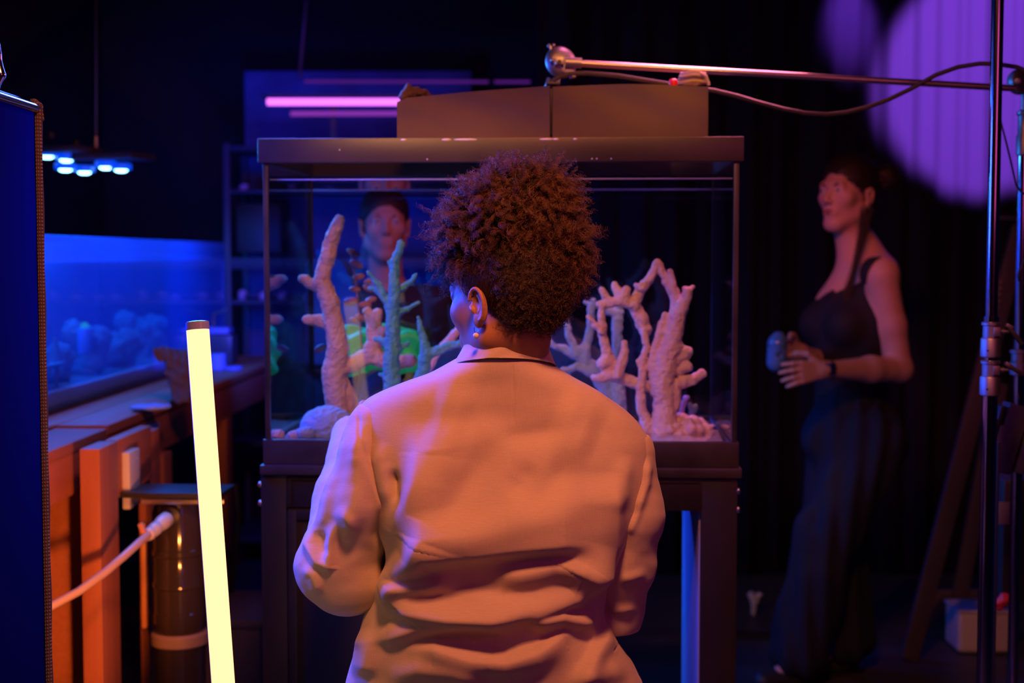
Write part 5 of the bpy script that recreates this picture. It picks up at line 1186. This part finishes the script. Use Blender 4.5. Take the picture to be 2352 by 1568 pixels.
# tilt: back (sin<0) is higher, front falls to the lapels
rings = [cring(1160, 830, 2.388, 80, .074, -.010), cring(1163, 790, 2.388, 76, .074, -.016), cring(1163, 773, 2.388, 77, .075, -.018), cring(1163, 771, 2.388, 81, .078, -.019),
         cring(1162, 786, 2.388, 89, .083, -.020), cring(1160, 812, 2.388, 103, .087, -.021), cring(1157, 840, 2.388, 118, .0905, -.022), cring(1157, 843, 2.388, 119, .0907, -.022), cring(1157, 843, 2.388, 115, .086, -.022)]
rings = catmull(np.array(rings).reshape(len(rings), -1), 60).reshape(60, nC, 3)
Vc = rings.reshape(-1, 3); fc_ = np.array([(i * nC + k, i * nC + (k + 1) % nC, (i + 1) * nC + (k + 1) % nC, (i + 1) * nC + k) for i in range(59) for k in range(nC)])
pxc, pyc = proj(Vc); Vc[:, 1] -= fold(pxc, pyc, [(1140, 782), (1170, 786), (1200, 784)], .003, 4, 6, .3)
Vc = Vc + normals(Vc, fc_) * lumps(Vc, 34, .0009, 2)[:, None]
link('collar', nmesh('collar', Vc, fc_), M['jacket'], jacket)
# dark strip put in for the shadow gap under the collar
hr = rings[52]; sel = [k for k in range(nC) if math.sin(thC[k]) < .25]; sel = sorted(sel, key=lambda k: (thC[k] - math.pi / 2) % (2 * math.pi))
MB().tube([Vector(hr[k]) + Vector((0, -.0012, -.0008)) for k in sel], .0012, 6).build('collar_shadow', mat('collar_shadow_dark', (.02, .012, .015), .8), jacket)
# pocket flap at the right hip and hem tabs
b = MB()
for i in range(9): b.lathe(g_(728 + 4 * math.sin(i), 1112 + i * 7, 2.60), [(.001, -.001), (.0016, 0), (.001, .001)], 8, (1, .3, .4))
b.build('cuff_trim', M['jacket'], jacket)
# trousers and shoes
M['trouser1'] = mat('pale_trouser_cloth', (.55, .48, .42), .85)
F = Field((pelvis.x - .27, 2.2, .05), (pelvis.x + .27, 2.65, pelvis.z + .12), .008)
F.ell(np.array(pelvis) + (0, .02, .0), (.162, .108, .12), .04)
for s_ in (-1, 1):
    hpj = np.array((px_ + s_ * .088, 2.40, pz_ - .02)); kn = np.array((px_ + s_ * .11, 2.47, .42)); an = np.array((px_ + s_ * .12, 2.37, .09)); F.cap(hpj, kn, .092, .072, .03).cap(kn, an, .072, .075, .03)
F.F[:, :, :2] = 1
v, f = F.net(); link('trousers', nmesh('trousers', v, f), M['trouser1'], p1)
M['shoe'] = mat('dark_shoe', (.03, .025, .025), .5)
def shoes(par, feet, fwd, s=1.0):
    for an in feet:
        an = np.array(an, float); fw = np.array(fwd, float); F = Field(an - .25, an + .25, .005)
        F.cap((an[0], an[1], .045), (an[0] + fw[0] * .13 * s, an[1] + fw[1] * .13 * s, .035), .042 * s, .034 * s, .03).cap((an[0] - fw[0] * .04, an[1] - fw[1] * .04, .05), (an[0] - fw[0] * .01, an[1] - fw[1] * .01, .085), .036, .040, .02)
        F.F[:, :, :max(1, int(round((.0 - F.lo[2]) / F.h)))] = 1
        v, f = F.net(); v[:, 2] -= v[:, 2].min(); sh = link('shoe', nmesh('shoe', v, f), M['shoe'], par)
        sb = MB(); lo = [Vector((an[0] + fw[0] * t + math.cos(0) * 0, an[1] + fw[1] * t, 0)) for t in (-.07, .16)]
        sb.beam(lo[0] + Vector((0, 0, .006)), lo[1] + Vector((0, 0, .006)), .072, .012, (0, 0, 1), .004); sb.build('sole', M['rubber'], sh)
shoes(p1, [(px_ - .12, 2.37, .09), (px_ + .12, 2.37, .09)], (0, 1))

# ------------------------------------------------------------------ person standing at the back
YP = 4.58; p2 = empty('person', (P(1960, 784, YP).x, YP, 0), 'person in a black tank top with dark hair bun holding a small bottle', 'person')
al = math.radians(27); fwd = Vector((-math.cos(al), -math.sin(al), 0)); lef = Vector((math.sin(al), -math.cos(al), 0))
h2 = P(1946, 452, 4.58)
Rm = Matrix((tuple(-lef), tuple(fwd), (0, 0, 1))).transposed().to_4x4()   # head x = right side
T2 = Matrix.Translation(h2) @ Rm @ Matrix.Rotation(math.radians(13), 4, 'Z') @ Matrix.Rotation(math.radians(1), 4, 'X')
F = Field(g_(1730, 960, 4.58) - (.10, .46, 0), g_(2135, 335, 4.58) + (0, .30, 0), .0031)
head_field(F, T2, .99)
nk1 = np.array(T2 @ Vector((0, -.02, -.05))); nk2 = g_(1975, 630, 4.58); nk1 = nk1 - np.array((.012, 0, 0)); F.cap(nk1, nk2, .052, .060, .03).cap(g_(1990, 565, 4.60), g_(2030, 618, 4.50), .034, .04, .06)
fw, lf_ = np.array(fwd), np.array(lef)
base = g_(1998, 632, 4.58)
shN = g_(2024, 628, 4.45); shFar = base * 2 - shN + fw * .03; shFar[2] = shN[2]
F.cap(shN, shFar, .046, .044, .05)
chest = g_(1958, 745, 4.57); F.ell(chest, (.105, .155, .14), .05, np.array((-fw, lf_, (0, 0, 1))).T if False else np.stack([fw, lf_, (0, 0, 1)], 1))
waist = g_(1955, 880, 4.57); F.cap(chest, waist - (0, 0, .08), .10, .105, .05)
for s_ in (-1, 1): F.ell(chest + fw * .085 + lf_ * s_ * .07 + (0, 0, -.0), (.05, .055, .055), .03)
F.cap(g_(1952, 610, 4.56), g_(1928, 690, 4.60), .030, .06, .05)
elN = g_(2066, 848, 4.44); wrN = g_(1895, 848, 4.27)
F.cap(shN + (0, 0, -.01), shN * .45 + elN * .55, .052, .046, .03).cap(shN * .45 + elN * .55, elN, .046, .039, .02)
F.cap(elN, elN * .6 + wrN * .4, .040, .040, .02).cap(elN * .6 + wrN * .4, wrN, .040, .0235, .02)
elF = g_(1935, 850, 4.70); wrF = g_(1838, 808, 4.46); F.cap(shFar, elF, .045, .038, .03).cap(elF, wrF, .038, .024, .02)
hand_field(F, wrN, np.array(P(1790, 862, 4.20)) - wrN, (-.1, .8, -.25), (-.1, -.1, 1), .172, .35, .22)
hand_field(F, wrF, np.array(P(1765, 795, 4.36)) - wrF, (.2, -.8, -.3), (.1, -.2, 1), .172, .95, .1)
v, f = F.net(); v = lap(v, f, 1, .3)
FL = Field((h2.x - .32, 4.2, 0), (h2.x + .32, 4.95, 1.08), .011)
hipc = g_(1965, 1010, 4.57); FL.ell(hipc, (.15, .12, .13), .04).cap(hipc, waist, .11, .10, .04)
feet = [(P(1800, 1545, 4.5).x, 4.50), (P(1905, 1540, 4.66).x, 4.66)]
for (fx, fy), s_ in zip(feet, (1, -1)):
    hj = hipc + lf_ * s_ * .08; kn = np.array(((hj[0] + fx) / 2 - .02, (hj[1] + fy) / 2 - .03, .50)); an = np.array((fx + .05, fy, .09)); FL.cap(hj, kn, .085, .055, .03).cap(kn, an, .055, .035, .02).cap(an, an + fw * .11 + (0, 0, -.05), .034, .024, .02)
vL, fL = FL.net()
body2 = link('body', nmesh('body', np.concatenate([v, vL]), np.concatenate([f, fL + len(v)])), M['skin2'], p2)
eyes(T2, p2, .0735 * .99); brows(T2, p2, 1.9)
MB().tube([T2 @ Vector(q) for q in ((-.019, .0955, -.0475), (-.006, .0985, -.0465), (0, .0990, -.0475), (.006, .0985, -.0465), (.019, .0955, -.0475))], [.001, .003, .003, .003, .001], 8).build('lip', M['lip'], body2)
MB().tube([T2 @ Vector(q) for q in ((-.017, .0955, -.055), (0, .1000, -.0565), (.017, .0955, -.055))], [.001, .0042, .001], 8).build('lip', M['lip'], body2)
# hair of the second person
M['hair2'] = mat('dark_brown_hair', (.022, .011, .010), .5, bump=(260, .5, .002))
R2 = np.array(T2.to_3x3()); F = Field(np.array(h2) - (.17, .17, .16), np.array(h2) + (.23, .17, .17), .003)
F.ell(T2 @ Vector((0, -.020, .050)), np.array((.082, .096, .090)), .01, R2)
F.ell(T2 @ Vector((0, -.05, -.01)), np.array((.066, .055, .055)), .02, R2)
F.ell(T2 @ Vector((0, .104, -.035)), np.array((.086, .074, .112)), .006, R2, cut=True)
for s_ in (-1, 1): F.ell(T2 @ Vector((s_ * .09, .000, -.022)), np.array((.03, .036, .050)), .006, R2, cut=True)
F.ell(P(2037, 408, 4.60), (.040, .036, .040), .008)
for i in range(9): a = i * .7; F.ell(P(2037, 408, 4.60) + Vector((.026 * math.cos(a), .02 * math.sin(a * 1.3), .026 * math.sin(a))), (.018, .018, .018), .005)
v, f = F.net(); v = v + normals(v, f) * lumps(v, 220, .0008, 2)[:, None]; hair2 = link('hair', nmesh('hair', v, f), M['hair2'], p2)
lines, rad = [], []; rg = np.random.default_rng(5); vi = rg.choice(len(v), 2600); n_ = normals(v, f)
for i in vi:
    d = np.array(T2.to_3x3() @ Vector((0, -1, .35))); n = n_[i]; d = d - n * (d @ n); d /= np.linalg.norm(d) + 1e-6; t = np.linspace(0, 1, 8)
    lines.append(v[i] + n * .001 + d[None] * (t * .03)[:, None] - n[None] * (t * t * .004)[:, None] + rg.normal(size=3) * .001); rad.append(np.full(8, .0004))
# loose ponytail strands by the neck
for i in range(110):
    a = g_(1988, 480, 4.52) + rg.normal(size=3) * (.012, .01, .01); c = g_(1935 + 20 * rg.random(), 660 + 40 * rg.random(), 4.46); t = np.linspace(0, 1, 14)[:, None]; m_ = g_(1972, 600, 4.48) + rg.normal(size=3) * .008
    lines.append((1 - t) ** 2 * a + 2 * t * (1 - t) * m_ + t * t * c); rad.append(np.full(14, .0004))
mh2 = mat('loose_dark_hair', (.04, .018, .014), .45); strands('loose_strands', lines, rad, mh2, hair2)
# tank top: torso shell cut by neckline and armholes
F = Field(g_(1780, 960, 4.55) - (0, .3, 0), g_(2135, 560, 4.58) + (0, .28, 0), .0035)
S3 = np.stack([fw, lf_, (0, 0, 1)], 1)
F.cap(shN + (-.01, 0, 0), shFar, .050, .048, .05); F.ell(chest, (.111, .160, .145), .05, S3); F.cap(chest, waist - (0, 0, .10), .108, .112, .05)
for s_ in (-1, 1): F.ell(chest + fw * .085 + lf_ * s_ * .07, (.056, .060, .062), .03)
v, f = F.net(); v = lap(v, f, 1, .4)
def inside(c, r, Rr=None):
    q = v - np.array(c); q = q @ (Rr if Rr is not None else np.eye(3)); return ((q / np.array(r)) ** 2).sum(1) < 1
neck = np.array(T2.to_translation()); q = v - base; ff, ll, zz = q @ fw, q @ lf_, q[:, 2]
gone = ((np.abs(ll) < .075 + .10 * np.clip(-zz - .05, 0, 1) * -1) & (zz > -.055 + .9 * np.abs(ll) * .6) & (ff > -.02)) | ((np.abs(ll) < .07) & (zz > -.05) & (ff <= -.02))
arm_ = inside(shN + lf_ * .055 + (0, 0, -.035), (.085, .075, .098), S3) | inside(shFar - lf_ * .055 + (0, 0, -.035), (.085, .075, .098), S3)
gone |= arm_
keep = ~gone; fk = f[keep[f].all(1)]; used = np.unique(fk); mp_ = np.full(len(v), -1); mp_[used] = np.arange(len(used))
tt_ = link('tank_top', nmesh('tank_top', v[used], mp_[fk]), mat('black_jersey', (.012, .011, .014), .8), p2)
sm = tt_.modifiers.new('t', 'SOLIDIFY'); sm.thickness = .003; sm.offset = 1
for sgn, so_ in ((1, shN), (-1, shFar)):
    a = so_ - lf_ * sgn * .035 + (0, 0, .048)
    pts = [base + fw * .085 + lf_ * sgn * .075 + (0, 0, -.085), base + fw * .060 + lf_ * sgn * .085 + (0, 0, .01), a, so_ - lf_ * sgn * .03 - fw * .05 + (0, 0, .02), so_ - lf_ * sgn * .03 - fw * .075 + (0, 0, -.05)]
    MB().tube([Vector(q) for q in catmull(np.array(pts), 24)], .0065, 8).build('strap', M['rubber'], tt_)
# wide dark trousers
F = Field((h2.x - .38, 4.15, 0), (h2.x + .36, 5.0, 1.12), .008)
F.ell(hipc, (.165, .135, .14), .04).cap(hipc, waist + (0, 0, -.03), .125, .113, .04)
for (fx, fy), s_ in zip(feet, (1, -1)):
    hj = hipc + lf_ * s_ * .085; kn = np.array(((hj[0] + fx) / 2 - .01, (hj[1] + fy) / 2 - .02, .50)); an = np.array((fx + .045, fy, .12)); F.cap(hj, kn, .105, .095, .03).cap(kn, an, .095, .098, .03)
v, f = F.net(); n_ = normals(v, f); a = np.arctan2(v[:, 1] - hipc[1], v[:, 0] - hipc[0])
v = v + n_ * (.006 * np.sin(v[:, 0] * 95 + 3 * np.sin(v[:, 2] * 4)) + .004 * np.sin(v[:, 1] * 80 + v[:, 2] * 6))[:, None]
link('trousers', nmesh('trousers', v, f), mat('dark_navy_cloth', (.010, .011, .026), .85), p2)
shoes(p2, [(feet[0][0] + .04, feet[0][1], .09), (feet[1][0] + .04, feet[1][1], .09)], (fwd.x, fwd.y))
# watch
wd = Vector(wrN - elN).normalized(); wc = Vector(wrN) - wd * .012
wt = MB().lathe(wc, [(.0262, -.011), (.0275, -.010), (.0275, .010), (.0262, .011)], 28, wd).build('smartwatch', mat('navy_watch_band', (.02, .05, .14), .4), p2)
MB().box(wc + Vector((0, -.027, .004)), (.032, .010, .036), None, .003).build('watch_face', mat('watch_glass', (.01, .02, .06), .1), wt)
MB().ball(T2 @ Vector((-.080, -.002, -.035)), .004, 10).build('earring', M['steel'], p2)
# bottle held in both hands
c = np.array(P(1786, 805, 4.27)); F = Field(c - .09, c + .09, .0026)
F.cap(c + (-.004, 0, -.035), c + (.0, 0, .022), .029, .030, .01).cap(c + (0, 0, .022), c + (.003, 0, .040), .026, .018, .01)
for k_ in range(7): F.ell(c + (.03 * math.cos(k_ * 2.4), .03 * math.sin(k_ * 2.4), -.03 + .009 * k_), (.010, .010, .007), .006, cut=True)
v, f = F.net(); bt = link('bottle', nmesh('bottle', v, f), mat('blue_tinted_bottle', (.10, .22, .50), .12, coat=.5)); tag(bt, 'small crumpled blue plastic bottle in the hands of the standing person', 'bottle')

# ------------------------------------------------------------------ person behind the aquarium
Y3 = 4.62; p3 = empty('person', (P(882, 784, Y3).x, Y3, 0), 'dim person facing the camera behind the aquarium, blue light on one cheek', 'person')
h3 = P(884, 522, Y3)
T3 = Matrix.Translation(h3) @ Matrix.Rotation(math.radians(180 + 8), 4, 'Z')
F = Field(np.array(h3) - (.15, .15, .24), np.array(h3) + (.15, .15, .16), .003); head_field(F, T3, .97)
n3 = np.array(h3) + (0, .03, -.16); F.cap(T3 @ Vector((0, -.02, -.05)), n3 + (0, 0, -.05), .054, .058, .03)
v, f = F.net(); v = lap(v, f, 1, .3)
F = Field((h3.x - .34, Y3 - .2, 0), (h3.x + .34, Y3 + .25, h3.z - .12), .010); c3_ = n3 + (0, .01, -.20); pe = np.array((h3.x, Y3 + .04, .90))
G = Field((h3.x - .36, Y3 - .24, .70), (h3.x + .36, Y3 + .27, h3.z - .10), .007); Tq = Field((h3.x - .28, Y3 - .2, .05), (h3.x + .28, Y3 + .3, 1.0), .009)
F.cap(n3, n3 - (0, 0, .08), .055, .06, .02).ell(c3_, (.15, .085, .17), .04).cap(c3_, pe, .10, .12, .05)
G.ell(c3_, (.165, .10, .18), .04).cap(c3_, pe, .118, .135, .05)
hands3 = []
for s_ in (-1, 1):
    sh = n3 + (s_ * .165, .01, -.09); el = sh + (s_ * .055, .03, -.29); wr = el + (s_ * -.005, -.06, -.24)
    F.cap(n3 + (0, 0, -.06), sh, .045, .045, .04).cap(sh, el, .045, .037, .02).cap(el, wr, .036, .025, .02)
    G.cap(n3 + (0, 0, -.07), sh, .055, .056, .04).cap(sh, el, .056, .050, .02).cap(el, wr + (0, 0, .02), .050, .040, .02)
    kn = np.array((h3.x + s_ * .10, Y3 + .01, .49)); an = np.array((h3.x + s_ * .12, Y3 + .06, .09)); hj = pe + (s_ * .09, 0, -.03)
    F.cap(hj, kn, .08, .052, .03).cap(kn, an, .052, .034, .02).cap(an, an + (0, -.10, -.05), .034, .025, .02)
    Tq.cap(hj, kn, .10, .080, .03).cap(kn, an + (0, 0, .02), .078, .075, .03)
    H = Field(wr - (.09, .11, .22), wr + (.09, .09, .04), .003); H.cap(wr + (0, 0, .035), wr, .026, .024, .01); hand_field(H, wr, (0, -.15, -1), (-s_, 0, 0), (0, -1, .1), .18, .45, .1); hands3.append(H.net())
Tq.ell(pe + (0, 0, -.02), (.16, .115, .12), .04)
parts3 = [(v, f), F.net()] + hands3; off = 0; fs_ = []
for a, b in parts3: fs_.append(b + off); off += len(a)
body3 = link('body', nmesh('body', np.concatenate([a for a, b in parts3]), np.concatenate(fs_)), M['skin2'], p3)
eyes(T3, p3, .0735 * .97); brows(T3, p3)
v, f = G.net(); v = v + normals(v, f) * lumps(v, 24, .0012, 6)[:, None]; link('sweater', nmesh('sweater', v, f), mat('dark_plum_knit', (.035, .02, .04), .9, bump=(200, .4, .001)), p3)
v, f = Tq.net(); link('trousers', nmesh('trousers', v, f), mat('black_cloth', (.012, .012, .014), .85), p3)
shoes(p3, [(h3.x - .12, Y3 + .05, .09), (h3.x + .12, Y3 + .05, .09)], (0, -1))
R3 = np.array(T3.to_3x3()); F = Field(np.array(h3) - .16, np.array(h3) + .17, .004)
F.ell(T3 @ Vector((0, -.020, .048)), np.array((.080, .096, .088)), .01, R3).ell(T3 @ Vector((0, -.055, -.02)), np.array((.066, .05, .06)), .02, R3)
F.ell(T3 @ Vector((0, .104, -.035)), np.array((.084, .074, .108)), .006, R3, cut=True)
for s_ in (-1, 1): F.ell(T3 @ Vector((s_ * .09, .004, -.022)), np.array((.03, .038, .052)), .006, R3, cut=True)
v, f = F.net(); v = v + normals(v, f) * lumps(v, 200, .0008, 2)[:, None]; link('hair', nmesh('hair', v, f), M['hair2'], p3)
